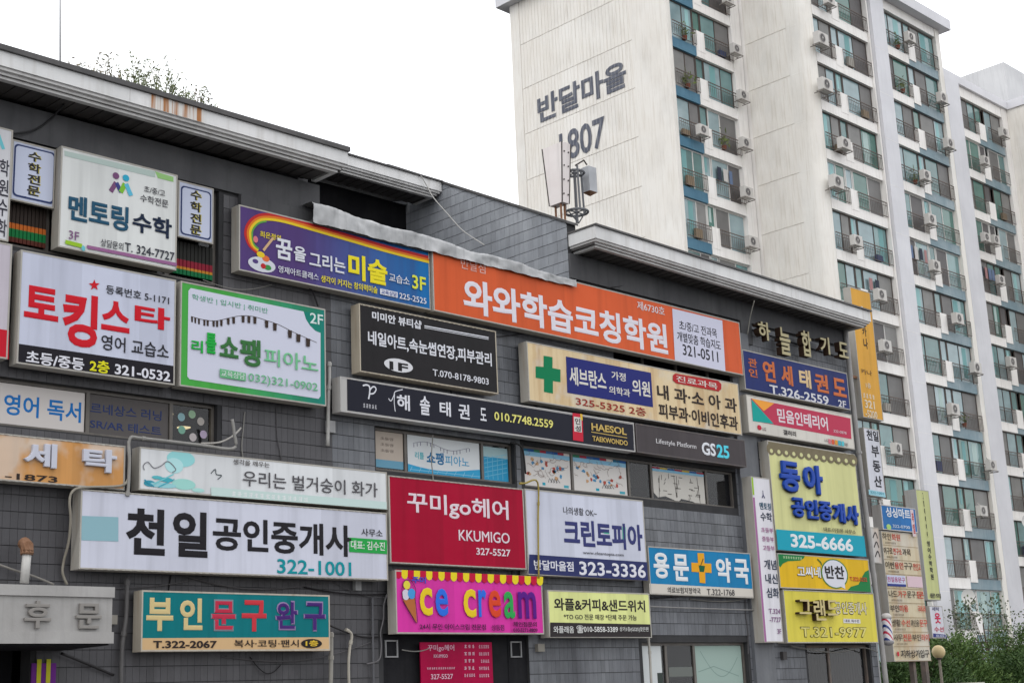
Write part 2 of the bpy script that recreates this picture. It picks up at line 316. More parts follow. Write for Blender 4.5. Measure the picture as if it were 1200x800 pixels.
SIGNS = [
 ({'name': 'wall_sign', 'label': 'tall white strip sign with teal and dark marks at the far left picture edge', 'cat': 'sign', 'rect': (7.882, 7.913, 8.391, 9.51), 'off': 0.24, 'th': 0.2, 'bg': (214, 214, 218), 'bg2': None, 'cab': (176, 172, 164), 'kind': 'box', 'dirt': 0.48}, [
  ('l','printed_line',(110,190,200),0.049,[(0.302,1.481),(0.383,1.291)]),
  ('t','lettering','학',0.34,0.908,0.476,1.146,(60,60,70),0.02,0),
  ('t','lettering','원',0.34,0.624,0.476,0.862,(60,60,70),0.02,0),
  ('t','lettering','수',0.34,0.34,0.476,0.578,(60,60,70),0.02,0),
  ('t','lettering','학',0.34,0.056,0.476,0.294,(60,60,70),0.02,0),
 ]),
 ({'name': 'window_sign', 'label': 'pale window panel of stacked letters in a navy border, left of the two-figure logo sign', 'cat': 'sign', 'rect': (8.452, 8.569, 9.095, 9.444), 'off': 0.1, 'th': 0.05, 'bg': (196, 202, 222), 'bg2': None, 'cab': (176, 172, 164), 'kind': 'box', 'dirt': 0.48}, [
  ('r','printed_border',(50,62,105),0.034,0.059,0.64,0.823,0.06),
  ('r','printed_panel',(198,204,224),0.057,0.087,0.616,0.8,0.05),
  ('t','lettering','수',0.25,0.623,0.435,0.762,(205,190,70),0.07,0),
  ('t','lettering','학',0.25,0.457,0.435,0.596,(205,190,70),0.07,0),
  ('t','lettering','전',0.25,0.291,0.435,0.43,(205,190,70),0.07,0),
  ('t','lettering','문',0.25,0.125,0.435,0.264,(205,190,70),0.07,0),
  ('t','lettering','수',0.238,0.62,0.424,0.759,(52,52,58),0.045,0),
  ('t','lettering','학',0.238,0.454,0.424,0.593,(52,52,58),0.045,0),
  ('t','lettering','전',0.238,0.289,0.424,0.428,(52,52,58),0.045,0),
  ('t','lettering','문',0.238,0.123,0.424,0.262,(52,52,58),0.045,0),
 ]),
 ({'name': 'wall_sign', 'label': 'large white sign with a multicoloured two-figure logo and purple bottom line', 'cat': 'sign', 'rect': (9.106, 7.984, 10.976, 9.466), 'off': 0.24, 'th': 0.2, 'bg': (222, 224, 222), 'bg2': None, 'cab': (176, 172, 164), 'kind': 'box', 'dirt': 0.48}, [
  ('p','printed_panel',(180,196,190),[(0.043,1.418),(1.49,1.449),(1.492,1.356),(0.052,1.343)]),
  ('p','printed_panel',(150,196,124),[(1.484,1.453),(1.577,1.445),(1.798,1.437),(1.799,1.358),(1.537,1.358)]),
  ('l','printed_line',(120,80,118),0.07,[(0.859,1.13),(0.777,0.977)]),
  ('l','printed_line',(64,70,130),0.064,[(0.865,1.131),(0.942,1.002)]),
  ('l','printed_line',(128,190,60),0.07,[(0.936,1.001),(1.0,1.147)]),
  ('l','printed_line',(96,186,214),0.07,[(1.018,1.149),(1.103,0.986)]),
  ('e','printed_disc',(120,80,118),0.853,1.234,0.052,0.049),
  ('e','printed_disc',(54,168,200),1.013,1.236,0.053,0.05),
  ('t','lettering','초/중/고',1.311,1.092,1.657,1.189,(78,78,84),0,0),
  ('t','lettering','수학전문',1.252,0.931,1.715,1.048,(78,78,84),0.005,0),
  ('t','lettering','멘토링',0.132,0.422,1.069,0.797,(38,82,108),0.05,0),
  ('t','lettering','수학',1.133,0.457,1.78,0.758,(30,42,64),0.045,0),
  ('t','lettering','3F',0.151,0.143,0.307,0.266,(128,90,130),0,0),
  ('t','lettering','상담문의',0.639,0.133,0.994,0.246,(70,70,78),0,0),
  ('t','lettering','T. 324-7727',1.016,0.132,1.832,0.264,(60,62,72),0.02,0),
  ('l','printed_line',(150,192,50),0.059,[(0.102,0.088),(0.355,0.077)]),
  ('e','printed_disc',(110,190,200),0.376,0.047,0.029,0.039),
  ('l','printed_line',(150,100,142),0.05,[(0.428,0.08),(1.869,0.088)]),
 ]),
 ({'name': 'window_sign', 'label': 'pale window panel of stacked letters in a navy border, right of the two-figure logo sign', 'cat': 'sign', 'rect': (11.076, 8.567, 11.696, 9.455), 'off': 0.1, 'th': 0.05, 'bg': (196, 202, 222), 'bg2': None, 'cab': (176, 172, 164), 'kind': 'box', 'dirt': 0.48}, [
  ('r','printed_border',(50,62,105),0.046,0.048,0.578,0.817,0.06),
  ('r','printed_panel',(198,204,224),0.07,0.071,0.554,0.795,0.05),
  ('t','lettering','수',0.224,0.634,0.412,0.788,(205,190,70),0.07,0),
  ('t','lettering','학',0.224,0.451,0.412,0.605,(205,190,70),0.07,0),
  ('t','lettering','전',0.224,0.267,0.412,0.421,(205,190,70),0.07,0),
  ('t','lettering','문',0.224,0.084,0.412,0.238,(205,190,70),0.07,0),
  ('t','lettering','수',0.209,0.631,0.398,0.785,(52,52,58),0.045,0),
  ('t','lettering','학',0.209,0.448,0.398,0.602,(52,52,58),0.045,0),
  ('t','lettering','전',0.209,0.264,0.398,0.418,(52,52,58),0.045,0),
  ('t','lettering','문',0.209,0.081,0.398,0.235,(52,52,58),0.045,0),
 ]),
 ({'name': 'wall_sign', 'label': 'pale lilac sign with a red lower half at the far left picture edge', 'cat': 'sign', 'rect': (7.848, 6.303, 8.451, 7.886), 'off': 0.24, 'th': 0.2, 'bg': (204, 196, 206), 'bg2': None, 'cab': (176, 172, 164), 'kind': 'box', 'dirt': 0.48}, [
  ('p','printed_panel',(196,30,48),[(0.021,0.384),(0.608,0.393),(0.619,-0.0),(0.04,-0.0)]),
 ]),
 ({'name': 'wall_sign', 'label': 'white sign with big red letters, a red star and black bottom band', 'cat': 'sign', 'rect': (8.548, 6.249, 10.939, 7.818), 'off': 0.3, 'th': 0.21, 'bg': (200, 204, 222), 'bg2': None, 'cab': (176, 172, 164), 'kind': 'box', 'dirt': 0.48}, [
  ('p','printed_panel',(34,32,38),[(0.016,0.269),(2.396,0.282),(2.388,0.013),(0.027,0.007)]),
  ('t','lettering','토',0.075,0.649,0.569,1.099,(200,28,42),0.075,0),
  ('t','lettering','킹',0.631,0.349,1.156,1.107,(200,28,42),0.07,0),
  ('t','lettering','스',1.21,0.65,1.65,1.085,(200,28,42),0.075,0),
  ('t','lettering','타',1.726,0.784,2.299,1.107,(200,28,42),0.075,0),
  ('p','printed_star',(200,28,42),[(1.085,1.344),(1.108,1.293),(1.17,1.302),(1.123,1.257),(1.141,1.203),(1.088,1.226),(1.038,1.185),(1.053,1.244),(1.004,1.272),(1.065,1.286)]),
  ('t','lettering','등록번호 5-1171',1.269,1.174,2.278,1.302,(45,44,50),0.012,0),
  ('t','lettering','영어 교습소',1.219,0.362,2.285,0.581,(45,44,50),0.02,0),
  ('t','lettering','초등/중등',0.127,0.021,0.97,0.193,(220,220,228),0.04,0),
  ('t','lettering','2층',1.053,0.027,1.35,0.202,(222,218,40),0.04,0),
  ('t','lettering','321-0532',1.434,0.039,2.314,0.186,(220,220,228),0.04,0),
 ]),
 ({'name': 'wall_sign', 'label': 'green framed white piano school sign with a curved row of piano keys', 'cat': 'sign', 'rect': (11.018, 6.251, 13.654, 7.821), 'off': 0.3, 'th': 0.21, 'bg': (74, 168, 72), 'bg2': (24, 128, 122), 'cab': (176, 172, 164), 'kind': 'box', 'dirt': 0.48}, [
  ('p','printed_field',(206,208,224),[(0.129,1.44),(0.168,1.488),(2.503,1.459),(2.54,1.428),(2.524,0.149),(2.486,0.102),(0.167,0.119),(0.128,0.154)]),
  ('p','printed_panel',(24,128,112),[(2.211,1.463),(2.255,1.345),(2.328,1.257),(2.432,1.186),(2.541,1.165),(2.552,1.474)]),
  ('t','lettering','2F',2.334,1.295,2.589,1.467,(214,226,224),0.02,0),
  ('t','lettering','학생반 | 입시반 | 취미반',0.189,1.304,1.533,1.404,(104,170,140),0,0),
  ('l','printed_line',(80,72,70),0.009,[(0.177,1.06),(0.39,1.042),(0.621,1.063),(0.856,1.148),(1.061,1.21),(1.269,1.231),(1.48,1.21),(1.729,1.176),(2.017,1.098),(2.46,0.997)]),
  ('p','printed_key',(62,50,44),[(0.177,1.059),(0.21,1.053),(0.208,0.973),(0.181,0.975)]),
  ('p','printed_key',(62,50,44),[(0.231,1.054),(0.266,1.048),(0.263,0.967),(0.236,0.969)]),
  ('p','printed_key',(62,50,44),[(0.293,1.049),(0.329,1.043),(0.326,0.961),(0.297,0.962)]),
  ('p','printed_key',(62,50,44),[(0.384,1.043),(0.422,1.037),(0.419,0.953),(0.388,0.954)]),
  ('p','printed_key',(62,50,44),[(0.439,1.048),(0.479,1.042),(0.476,0.957),(0.444,0.958)]),
  ('p','printed_key',(62,50,44),[(0.54,1.057),(0.583,1.052),(0.579,0.964),(0.545,0.965)]),
  ('p','printed_key',(62,50,44),[(0.6,1.063),(0.643,1.058),(0.64,0.969),(0.605,0.969)]),
  ('p','printed_key',(62,50,44),[(0.672,1.089),(0.718,1.085),(0.714,0.994),(0.677,0.994)]),
  ('p','printed_key',(62,50,44),[(0.792,1.132),(0.84,1.128),(0.836,1.035),(0.797,1.034)]),
  ('p','printed_key',(62,50,44),[(0.885,1.163),(0.936,1.16),(0.932,1.064),(0.891,1.063)]),
  ('p','printed_key',(62,50,44),[(1.051,1.211),(1.106,1.207),(1.101,1.108),(1.057,1.107)]),
  ('p','printed_key',(62,50,44),[(1.153,1.221),(1.211,1.218),(1.205,1.116),(1.159,1.115)]),
  ('p','printed_key',(62,50,44),[(1.26,1.228),(1.32,1.225),(1.314,1.12),(1.266,1.119)]),
  ('p','printed_key',(62,50,44),[(1.471,1.205),(1.537,1.203),(1.531,1.094),(1.478,1.092)]),
  ('p','printed_key',(62,50,44),[(1.622,1.184),(1.692,1.182),(1.685,1.07),(1.629,1.067)]),
  ('p','printed_key',(62,50,44),[(1.899,1.117),(1.976,1.116),(1.968,0.997),(1.906,0.994)]),
  ('p','printed_key',(62,50,44),[(2.057,1.077),(2.139,1.077),(2.13,0.954),(2.064,0.951)]),
  ('p','printed_key',(62,50,44),[(2.238,1.034),(2.325,1.035),(2.315,0.908),(2.246,0.904)]),
  ('t','lettering','리',0.182,0.527,0.378,0.714,(32,166,64),0.05,0),
  ('t','lettering','틀',0.424,0.544,0.608,0.857,(32,166,64),0.05,0),
  ('t','lettering','쇼',0.663,0.531,0.995,0.843,(58,112,62),0.055,0),
  ('t','lettering','팽',1.018,0.445,1.392,0.867,(58,112,62),0.055,0),
  ('t','lettering','피아노',1.455,0.503,2.474,0.772,(116,190,140),0.02,0),
  ('p','printed_panel',(104,178,126),[(0.667,0.339),(1.123,0.329),(1.123,0.208),(0.669,0.209)]),
  ('t','lettering','교육상담',0.688,0.226,1.106,0.324,(212,222,220),0.01,0),
  ('t','lettering','032)321-0902',1.167,0.179,2.459,0.34,(112,182,138),0.015,0),
 ]),
 ({'name': 'wall_sign', 'label': 'purple to blue art class sign with a rainbow and paint palette', 'cat': 'sign', 'rect': (12.049, 8.183, 15.935, 9.236), 'off': 0.26, 'th': 0.2, 'bg': (84, 62, 120), 'bg2': (10, 112, 178), 'cab': (176, 172, 164), 'kind': 'box', 'dirt': 0.48}, [
  ('l','printed_line',(188,44,44),0.054,[(0.341,0.346),(0.198,0.431),(0.123,0.595),(0.163,0.759),(0.299,0.908),(0.507,0.994),(0.823,1.025),(1.364,1.008),(2.189,0.975),(2.974,0.945),(3.881,0.936)]),
  ('l','printed_line',(220,120,40),0.042,[(0.35,0.367),(0.224,0.444),(0.164,0.604),(0.203,0.747),(0.326,0.88),(0.506,0.954),(0.823,0.985),(1.363,0.968),(2.188,0.934),(2.973,0.902),(3.879,0.892)]),
  ('l','printed_line',(226,196,44),0.042,[(0.358,0.387),(0.249,0.456),(0.203,0.611),(0.239,0.737),(0.351,0.854),(0.506,0.918),(0.822,0.948),(1.363,0.93),(2.187,0.896),(2.972,0.863),(3.878,0.852)]),
  ('l','printed_line',(96,160,70),0.029,[(0.365,0.404),(0.271,0.467),(0.239,0.619),(0.273,0.728),(0.373,0.831),(0.506,0.885)]),
  ('t','lettering','최은정의',0.385,0.606,0.779,0.708,(222,200,60),0.04,0),
  ('e','printed_palette',(206,208,216),0.42,0.164,0.254,0.119),
  ('e','printed_disc',(84,66,122),0.3,0.195,0.054,0.036),
  ('e','printed_disc',(220,110,60),0.492,0.273,0.069,0.048),
  ('e','printed_disc',(226,196,44),0.396,0.321,0.075,0.047),
  ('e','printed_disc',(60,140,70),0.526,0.136,0.069,0.042),
  ('e','printed_disc',(186,44,50),0.444,0.145,0.048,0.042),
  ('l','printed_brush',(206,170,130),0.043,[(0.631,0.638),(0.444,0.396)]),
  ('e','printed_disc',(214,120,130),0.3,0.547,0.044,0.054),
  ('t','lettering','꿈',0.68,0.321,0.991,0.653,(216,218,226),0.05,0),
  ('t','lettering','을',1.023,0.349,1.256,0.594,(216,218,226),0.045,0),
  ('t','lettering','그리는',1.322,0.295,2.045,0.557,(216,218,226),0.04,0),
  ('t','lettering','미술',2.107,0.251,2.929,0.68,(232,216,42),0.06,0),
  ('t','lettering','교습소',2.962,0.348,3.413,0.496,(216,218,226),0.02,0),
  ('t','lettering','3F',3.471,0.311,3.778,0.557,(220,222,70),0.03,0),
  ('t','lettering','영재아트클래스',0.721,0.094,1.5,0.208,(216,218,226),0.02,0),
  ('t','lettering','생각이 커지는 창의력미술',1.545,0.084,2.707,0.201,(232,216,42),0.03,0),
  ('p','printed_panel',(216,218,226),[(2.763,0.189),(3.142,0.187),(3.139,0.091),(2.76,0.09)]),
  ('t','lettering','교육상담',2.786,0.101,3.12,0.177,(60,80,150),0.02,0),
  ('t','lettering','225-2525',3.174,0.083,3.776,0.187,(216,218,226),0.02,0),
 ]),
 ({'name': 'wall_sign', 'label': 'long orange sign with white letters and a white panel at its right', 'cat': 'sign', 'rect': (15.966, 8.172, 24.726, 9.332), 'off': 0.3, 'th': 0.2, 'bg': (216, 94, 50), 'bg2': None, 'cab': (176, 172, 164), 'kind': 'box', 'dirt': 0.48}, [
  ('t','lettering','반달점',0.668,0.877,1.264,1.076,(226,176,166),0.015,0),
  ('t','lettering','와와학습코칭학원',0.697,0.095,6.271,0.726,(222,218,226),0.05,0),
  ('t','lettering','제6730호',5.397,0.902,6.247,1.082,(224,212,214),0.015,0),
  ('p','printed_field',(206,206,224),[(6.499,1.102),(8.157,1.107),(8.128,0.005),(6.467,0.021)]),
  ('t','lettering','초/중/고 전과목',6.683,0.69,7.932,0.887,(45,44,50),0.015,0),
  ('t','lettering','개별맞춤 학습지도',6.596,0.44,8.03,0.646,(45,44,50),0.015,0),
  ('t','lettering','321-0511',6.741,0.167,7.914,0.397,(45,44,50),0.02,0),
 ]),
 ({'name': 'letter_sign', 'label': 'five separate gold letters mounted on the dark wall under the eave', 'cat': 'sign', 'rect': (25.337, 9.06, 29.115, 9.499), 'off': 0.16, 'th': 0.03, 'bg': (40, 40, 42), 'bg2': None, 'cab': (176, 172, 164), 'kind': 'letters', 'dirt': 0.48}, [
  ('t','letter','하',0.066,0.019,0.496,0.425,(178,168,132),0.03,0.14),
  ('t','letter','늘',0.846,-0.211,1.237,0.406,(178,168,132),0.03,0.14),
  ('t','letter','합',1.702,-0.127,2.071,0.466,(178,168,132),0.03,0.14),
  ('t','letter','기',2.445,0.039,2.817,0.442,(178,168,132),0.03,0.14),
  ('t','letter','도',3.204,0.049,3.59,0.417,(178,168,132),0.03,0.14),
 ]),
 ({'name': 'wall_sign', 'label': 'black beauty shop sign with white lettering and a white 1F oval', 'cat': 'sign', 'rect': (14.337, 6.893, 17.426, 8.032), 'off': 0.3, 'th': 0.21, 'bg': (38, 36, 38), 'bg2': None, 'cab': (186, 176, 158), 'kind': 'box', 'dirt': 0.48, 'teeth': 1}, [
  ('t','lettering','미미안 뷰티샵',0.271,0.901,1.342,1.053,(218,219,226),0.05,0),
  ('l','printed_line',(218,219,226),0.02,[(1.405,0.977),(2.902,0.995)]),
  ('l','printed_line',(218,219,226),0.011,[(1.404,0.944),(2.9,0.963)]),
  ('t','lettering','네일아트,속눈썹연장,피부관리',0.175,0.466,2.956,0.716,(218,219,226),0.04,0),
  ('e','printed_disc',(214,214,218),0.813,0.212,0.31,0.112),
  ('t','lettering','1F',0.614,0.121,1.016,0.261,(38,36,38),0.07,0),
  ('t','lettering','T.070-8178-9803',1.56,0.136,2.859,0.252,(218,219,226),0.02,0),
 ]),
 ({'name': 'wall_sign', 'label': 'long narrow black sign with white brush lettering and a yellow number', 'cat': 'sign', 'rect': (13.933, 6.199, 21.031, 6.767), 'off': 0.3, 'th': 0.21, 'bg': (182, 180, 178), 'bg2': None, 'cab': (182, 180, 178), 'kind': 'box', 'dirt': 0.48}, [
  ('p','printed_field',(34,35,46),[(0.137,0.541),(7.072,0.528),(7.061,0.023),(0.136,0.035)]),
  ('l','printed_line',(218,219,226),0.027,[(0.456,0.474),(0.537,0.495),(0.595,0.467),(0.592,0.356),(0.568,0.266)]),
  ('l','printed_line',(218,219,226),0.023,[(0.592,0.356),(0.673,0.372),(0.727,0.437),(0.705,0.481),(0.654,0.475),(0.601,0.421)]),
  ('g','small_print',5,0.45,0.118,0.749,0.188,(190,190,196)),
  ('l','printed_line',(218,219,226),0.015,[(0.984,0.326),(1.036,0.291),(1.099,0.387),(1.131,0.456),(1.292,0.512)]),
  ('l','printed_line',(218,219,226),0.015,[(1.115,0.419),(1.103,0.269),(1.121,0.124)]),
  ('t','lettering','해',1.16,0.163,1.439,0.424,(218,219,226),0.035,0),
  ('t','lettering','솔',1.657,0.134,1.879,0.454,(218,219,226),0.035,0),
  ('t','lettering','태',2.094,0.164,2.347,0.414,(218,219,226),0.035,0),
  ('t','lettering','권',2.52,0.161,2.777,0.42,(218,219,226),0.035,0),
  ('t','lettering','도',3.03,0.178,3.176,0.404,(218,219,226),0.035,0),
  ('t','lettering','010.7748.2559',3.364,0.22,4.84,0.372,(224,218,124),0.03,0),
  ('p','printed_tag',(196,38,60),[(5.374,0.568),(5.644,0.575),(5.625,0.058),(5.346,0.061)]),
  ('p','printed_panel',(210,206,200),[(5.401,0.504),(5.606,0.507),(5.595,0.226),(5.391,0.228)]),
  ('t','lettering','인',5.422,0.368,5.573,0.48,(60,50,50),0.04,0),
  ('t','lettering','성',5.422,0.235,5.573,0.347,(60,50,50),0.04,0),
  ('p','printed_panel',(220,190,70),[(5.579,0.575),(5.633,0.574),(5.635,0.454),(5.581,0.463)]),
  ('t','lettering','HAESOL',5.867,0.297,6.857,0.434,(196,168,96),0.05,0),
  ('l','printed_line',(196,168,96),0.015,[(5.853,0.263),(6.863,0.249)]),
  ('t','lettering','TAEKWONDO',5.875,0.096,6.871,0.194,(196,168,96),0.05,0),
 ]),
 ({'name': 'wall_sign', 'label': 'dark brown convenience store sign with small white and cyan lettering', 'cat': 'sign', 'rect': (21.079, 6.199, 24.563, 6.765), 'off': 0.3, 'th': 0.2, 'bg': (74, 68, 70), 'bg2': None, 'cab': (88, 82, 82), 'kind': 'box', 'dirt': 0.48}, [
  ('t','lettering','Lifestyle Platform',0.59,0.205,1.842,0.328,(206,204,206),0.015,0),
  ('t','lettering','GS',2.018,0.135,2.471,0.398,(220,222,228),0.05,0),
  ('t','lettering','25',2.506,0.122,2.922,0.395,(86,208,228),0.05,0),
 ]),
 ({'name': 'wall_sign', 'label': 'rust stained cream clinic sign with a green cross and blue panel', 'cat': 'sign', 'rect': (18.19, 6.867, 24.503, 7.964), 'off': 0.3, 'th': 0.21, 'bg': (222, 200, 160), 'bg2': None, 'cab': (176, 172, 164), 'kind': 'box', 'dirt': 0.9}, [
  ('p','printed_cross',(0,122,78),[(0.429,0.888),(0.664,0.891),(0.65,0.686),(0.861,0.684),(0.844,0.446),(0.643,0.443),(0.627,0.207),(0.393,0.209),(0.409,0.447),(0.193,0.445),(0.207,0.657),(0.414,0.677)]),
  ('p','printed_panel',(36,42,114),[(1.025,0.956),(3.461,0.964),(3.458,0.272),(1.011,0.268)]),
  ('t','lettering','세브란스',1.093,0.433,2.111,0.783,(216,212,204),0.04,0),
  ('t','lettering','가정',2.274,0.682,2.687,0.848,(216,212,204),0.03,0),
  ('t','lettering','의학과',2.179,0.392,2.788,0.548,(216,212,204),0.03,0),
  ('t','lettering','의원',2.863,0.456,3.396,0.767,(216,212,204),0.04,0),
  ('t','lettering','325-5325 2층',1.228,0.06,3.229,0.227,(152,50,40),0.02,0),
  ('p','printed_pill',(176,36,40),[(4.217,1.046),(5.623,1.076),(5.724,1.021),(5.71,0.91),(5.608,0.847),(4.221,0.85),(4.125,0.895),(4.136,0.994)]),
  ('t','lettering','진료과목',4.239,0.883,5.581,1.016,(216,212,204),0.02,0),
  ('t','lettering','내 과·소 아 과',3.611,0.466,6.203,0.762,(48,38,36),0.035,0),
  ('t','lettering','피부과·이비인후과',3.62,0.085,6.187,0.383,(48,38,36),0.035,0),
 ]),
 ({'name': 'wall_sign', 'label': 'stained peach laundry sign with raised pale letters', 'cat': 'sign', 'rect': (6.964, 4.684, 10.179, 5.299), 'off': 0.3, 'th': 0.21, 'bg': (206, 150, 90), 'bg2': None, 'cab': (176, 172, 164), 'kind': 'box', 'dirt': 0.9, 'teeth': 1}, [
  ('t','letter','세',1.728,0.209,2.183,0.531,(196,198,210),0.05,0.05),
  ('t','letter','탁',2.564,0.214,3.063,0.529,(196,198,210),0.05,0.05),
  ('t','lettering','-1873',1.493,0.028,2.222,0.11,(52,44,42),0.03,0),
  ('t','letter','동일',0.174,0.222,1.017,0.494,(196,198,210),0.05,0.05),
 ]),
 ({'name': 'wall_sign', 'label': 'long white sign with teal watercolour splashes and thin grey letters', 'cat': 'sign', 'rect': (10.409, 4.712, 14.868, 5.317), 'off': 0.28, 'th': 0.2, 'bg': (222, 224, 226), 'bg2': None, 'cab': (176, 172, 164), 'kind': 'box', 'dirt': 0.48}, [
  ('e','printed_splash',(150,212,214),0.664,0.49,0.23,0.118),
  ('e','printed_splash',(178,222,224),0.555,0.383,0.148,0.11),
  ('e','printed_splash',(158,212,204),0.714,0.129,0.194,0.078),
  ('e','printed_splash',(60,150,170),0.168,0.101,0.093,0.044),
  ('e','printed_splash',(150,205,212),0.377,0.091,0.217,0.039),
  ('e','printed_splash',(170,216,210),0.951,0.062,0.105,0.029),
  ('e','printed_splash',(70,170,184),0.43,0.172,0.11,0.032),
  ('e','printed_splash',(90,180,190),0.284,0.193,0.086,0.025),
  ('l','printed_line',(120,120,126),0.013,[(0.078,0.279),(0.062,0.342),(0.133,0.396),(0.228,0.323),(0.336,0.358),(0.451,0.433),(0.578,0.333),(0.52,0.283)]),
  ('l','printed_line',(70,80,84),0.013,[(1.158,0.318),(1.234,0.387),(1.25,0.315),(1.343,0.303),(1.274,0.244)]),
  ('l','printed_line',(60,150,176),0.022,[(0.081,0.145),(0.233,0.061)]),
  ('l','printed_line',(120,200,206),0.019,[(0.232,0.1),(0.542,0.259)]),
  ('l','printed_line',(70,170,190),0.016,[(0.305,0.06),(0.558,0.189)]),
  ('p','printed_panel',(196,216,212),[(1.16,0.123),(4.434,0.123),(4.431,0.006),(1.168,-0.001)]),
  ('g','small_print',14,1.508,0.022,2.9,0.089,(224,228,228)),
  ('t','lettering','생각을 깨우는',1.537,0.486,2.177,0.566,(96,92,92),0.01,0),
  ('t','lettering','우리는 벌거숭이 화가',1.704,0.183,4.252,0.412,(84,82,86),0.012,0),
 ]),
 ({'name': 'wall_sign', 'label': 'large white sign with thick black letters and a teal number', 'cat': 'sign', 'rect': (9.521, 3.594, 14.816, 4.655), 'off': 0.32, 'th': 0.22, 'bg': (206, 208, 222), 'bg2': None, 'cab': (176, 172, 164), 'kind': 'box', 'dirt': 0.48, 'teeth': 1}, [
  ('p','printed_panel',(140,178,188),[(0.016,0.702),(0.562,0.717),(0.57,0.388),(0.027,0.379)]),
  ('t','lettering','천',0.681,0.224,1.289,0.86,(36,34,38),0.065,0),
  ('t','lettering','일',1.41,0.222,1.979,0.862,(36,34,38),0.065,0),
  ('t','lettering','공인중개사',2.064,0.338,4.578,0.818,(38,36,40),0.045,0),
  ('t','lettering','322-1001',3.176,0.043,4.561,0.259,(22,142,152),0.03,0),
  ('t','lettering','사무소',4.771,0.673,5.196,0.79,(48,46,50),0.01,0),
  ('p','printed_panel',(42,160,74),[(4.526,0.636),(5.286,0.631),(5.28,0.412),(4.522,0.413)]),
  ('t','lettering','대표: 김수진',4.556,0.459,5.237,0.596,(214,220,214),0.03,0),
 ]),
 ({'name': 'wall_sign', 'label': 'teal stationery shop sign with cream, red and purple letters', 'cat': 'sign', 'rect': (10.477, 2.526, 13.675, 3.344), 'off': 0.3, 'th': 0.21, 'bg': (10, 116, 122), 'bg2': None, 'cab': (186, 178, 164), 'kind': 'box', 'dirt': 0.48}, [
  ('p','printed_panel',(206,172,128),[(-0.002,0.177),(3.186,0.195),(3.183,-0.004),(0.002,0.004)]),
  ('t','lettering','부',0.075,0.273,0.494,0.72,(206,186,134),0.065,0),
  ('t','lettering','인',0.598,0.289,0.963,0.724,(206,186,134),0.065,0),
  ('t','lettering','문',1.098,0.275,1.524,0.717,(120,130,140),0.115,0),
  ('t','lettering','문',1.108,0.285,1.514,0.707,(186,50,74),0.065,0),
  ('t','lettering','구',1.616,0.274,2.043,0.717,(196,56,66),0.065,0),
  ('t','lettering','완',2.195,0.294,2.605,0.721,(140,120,160),0.105,0),
  ('t','lettering','완',2.205,0.304,2.595,0.711,(70,40,110),0.055,0),
  ('t','lettering','구',2.706,0.279,3.118,0.72,(140,120,160),0.105,0),
  ('t','lettering','구',2.716,0.289,3.108,0.71,(70,40,110),0.055,0),
  ('t','lettering','T.322-2067',0.184,0.042,1.201,0.145,(50,42,42),0.05,0),
  ('t','lettering','복사·코팅·팬시',1.487,0.051,2.614,0.158,(50,42,42),0.02,0),
  ('e','printed_disc',(40,36,38),2.847,0.103,0.192,0.067),
  ('t','lettering','1층',2.737,0.061,2.968,0.149,(214,180,60),0.05,0),
 ]),
 ({'name': 'wall_sign', 'label': 'crimson hair salon sign with white lettering above the pink sign', 'cat': 'sign', 'rect': (14.884, 3.869, 17.936, 5.268), 'off': 0.3, 'th': 0.2, 'bg': (166, 0, 46), 'bg2': None, 'cab': (176, 172, 164), 'kind': 'box', 'dirt': 0.48, 'teeth': 1}, [
  ('t','lettering','꾸미go헤어',0.381,0.781,2.669,1.163,(222,206,214),0.03,0),
  ('t','lettering','KKUMIGO',1.485,0.426,2.671,0.609,(222,206,214),0.02,0),
  ('t','lettering','327-5527',1.872,0.206,2.675,0.326,(222,206,214),0.03,0),
 ]),
 ({'name': 'wall_sign', 'label': 'white dry cleaner sign with big navy letters and a navy bottom band', 'cat': 'sign', 'rect': (17.975, 3.784, 21.159, 5.279), 'off': 0.3, 'th': 0.2, 'bg': (206, 209, 224), 'bg2': None, 'cab': (176, 172, 164), 'kind': 'box', 'dirt': 0.48}, [
  ('t','lettering','나의생활 OK~',0.957,1.105,1.848,1.242,(74,74,80),0.012,0),
  ('t','lettering','크린토피아',0.941,0.54,3.099,1.025,(56,60,112),0.07,0),
  ('p','printed_panel',(64,170,140),[(2.537,0.963),(2.631,0.963),(2.617,0.73),(2.528,0.731)]),
  ('p','printed_panel',(64,170,140),[(1.936,0.87),(2.165,0.867),(2.16,0.81),(2.023,0.813)]),
  ('t','lettering','www.cleantopia.com',1.418,0.399,2.523,0.469,(90,90,98),0,0),
  ('p','printed_panel',(46,52,98),[(0.039,0.351),(3.183,0.334),(3.18,-0.01),(0.001,0.019)]),
  ('t','lettering','반달마을점',0.143,0.089,1.147,0.264,(218,218,226),0.035,0),
  ('t','lettering','323-3336',1.294,0.034,3.125,0.283,(218,218,226),0.035,0),
 ]),
 ({'name': 'wall_sign', 'label': 'pink ice cream shop sign with a red and yellow scalloped top', 'cat': 'sign', 'rect': (14.978, 2.779, 18.298, 3.765), 'off': 0.3, 'th': 0.2, 'bg': (216, 56, 162), 'bg2': None, 'cab': (176, 172, 164), 'kind': 'box', 'dirt': 0.48}, [
  ('p','printed_scallop',(190,20,60),[(0.007,0.993),(0.134,0.992),(0.131,0.901),(0.11,0.866),(0.066,0.849),(0.023,0.868),(0.004,0.901)]),
  ('p','printed_scallop',(226,206,40),[(0.134,0.992),(0.261,0.992),(0.258,0.9),(0.237,0.865),(0.193,0.848),(0.15,0.867),(0.131,0.901)]),
  ('p','printed_scallop',(190,20,60),[(0.261,0.992),(0.39,0.991),(0.387,0.899),(0.365,0.864),(0.321,0.847),(0.277,0.866),(0.258,0.9)]),
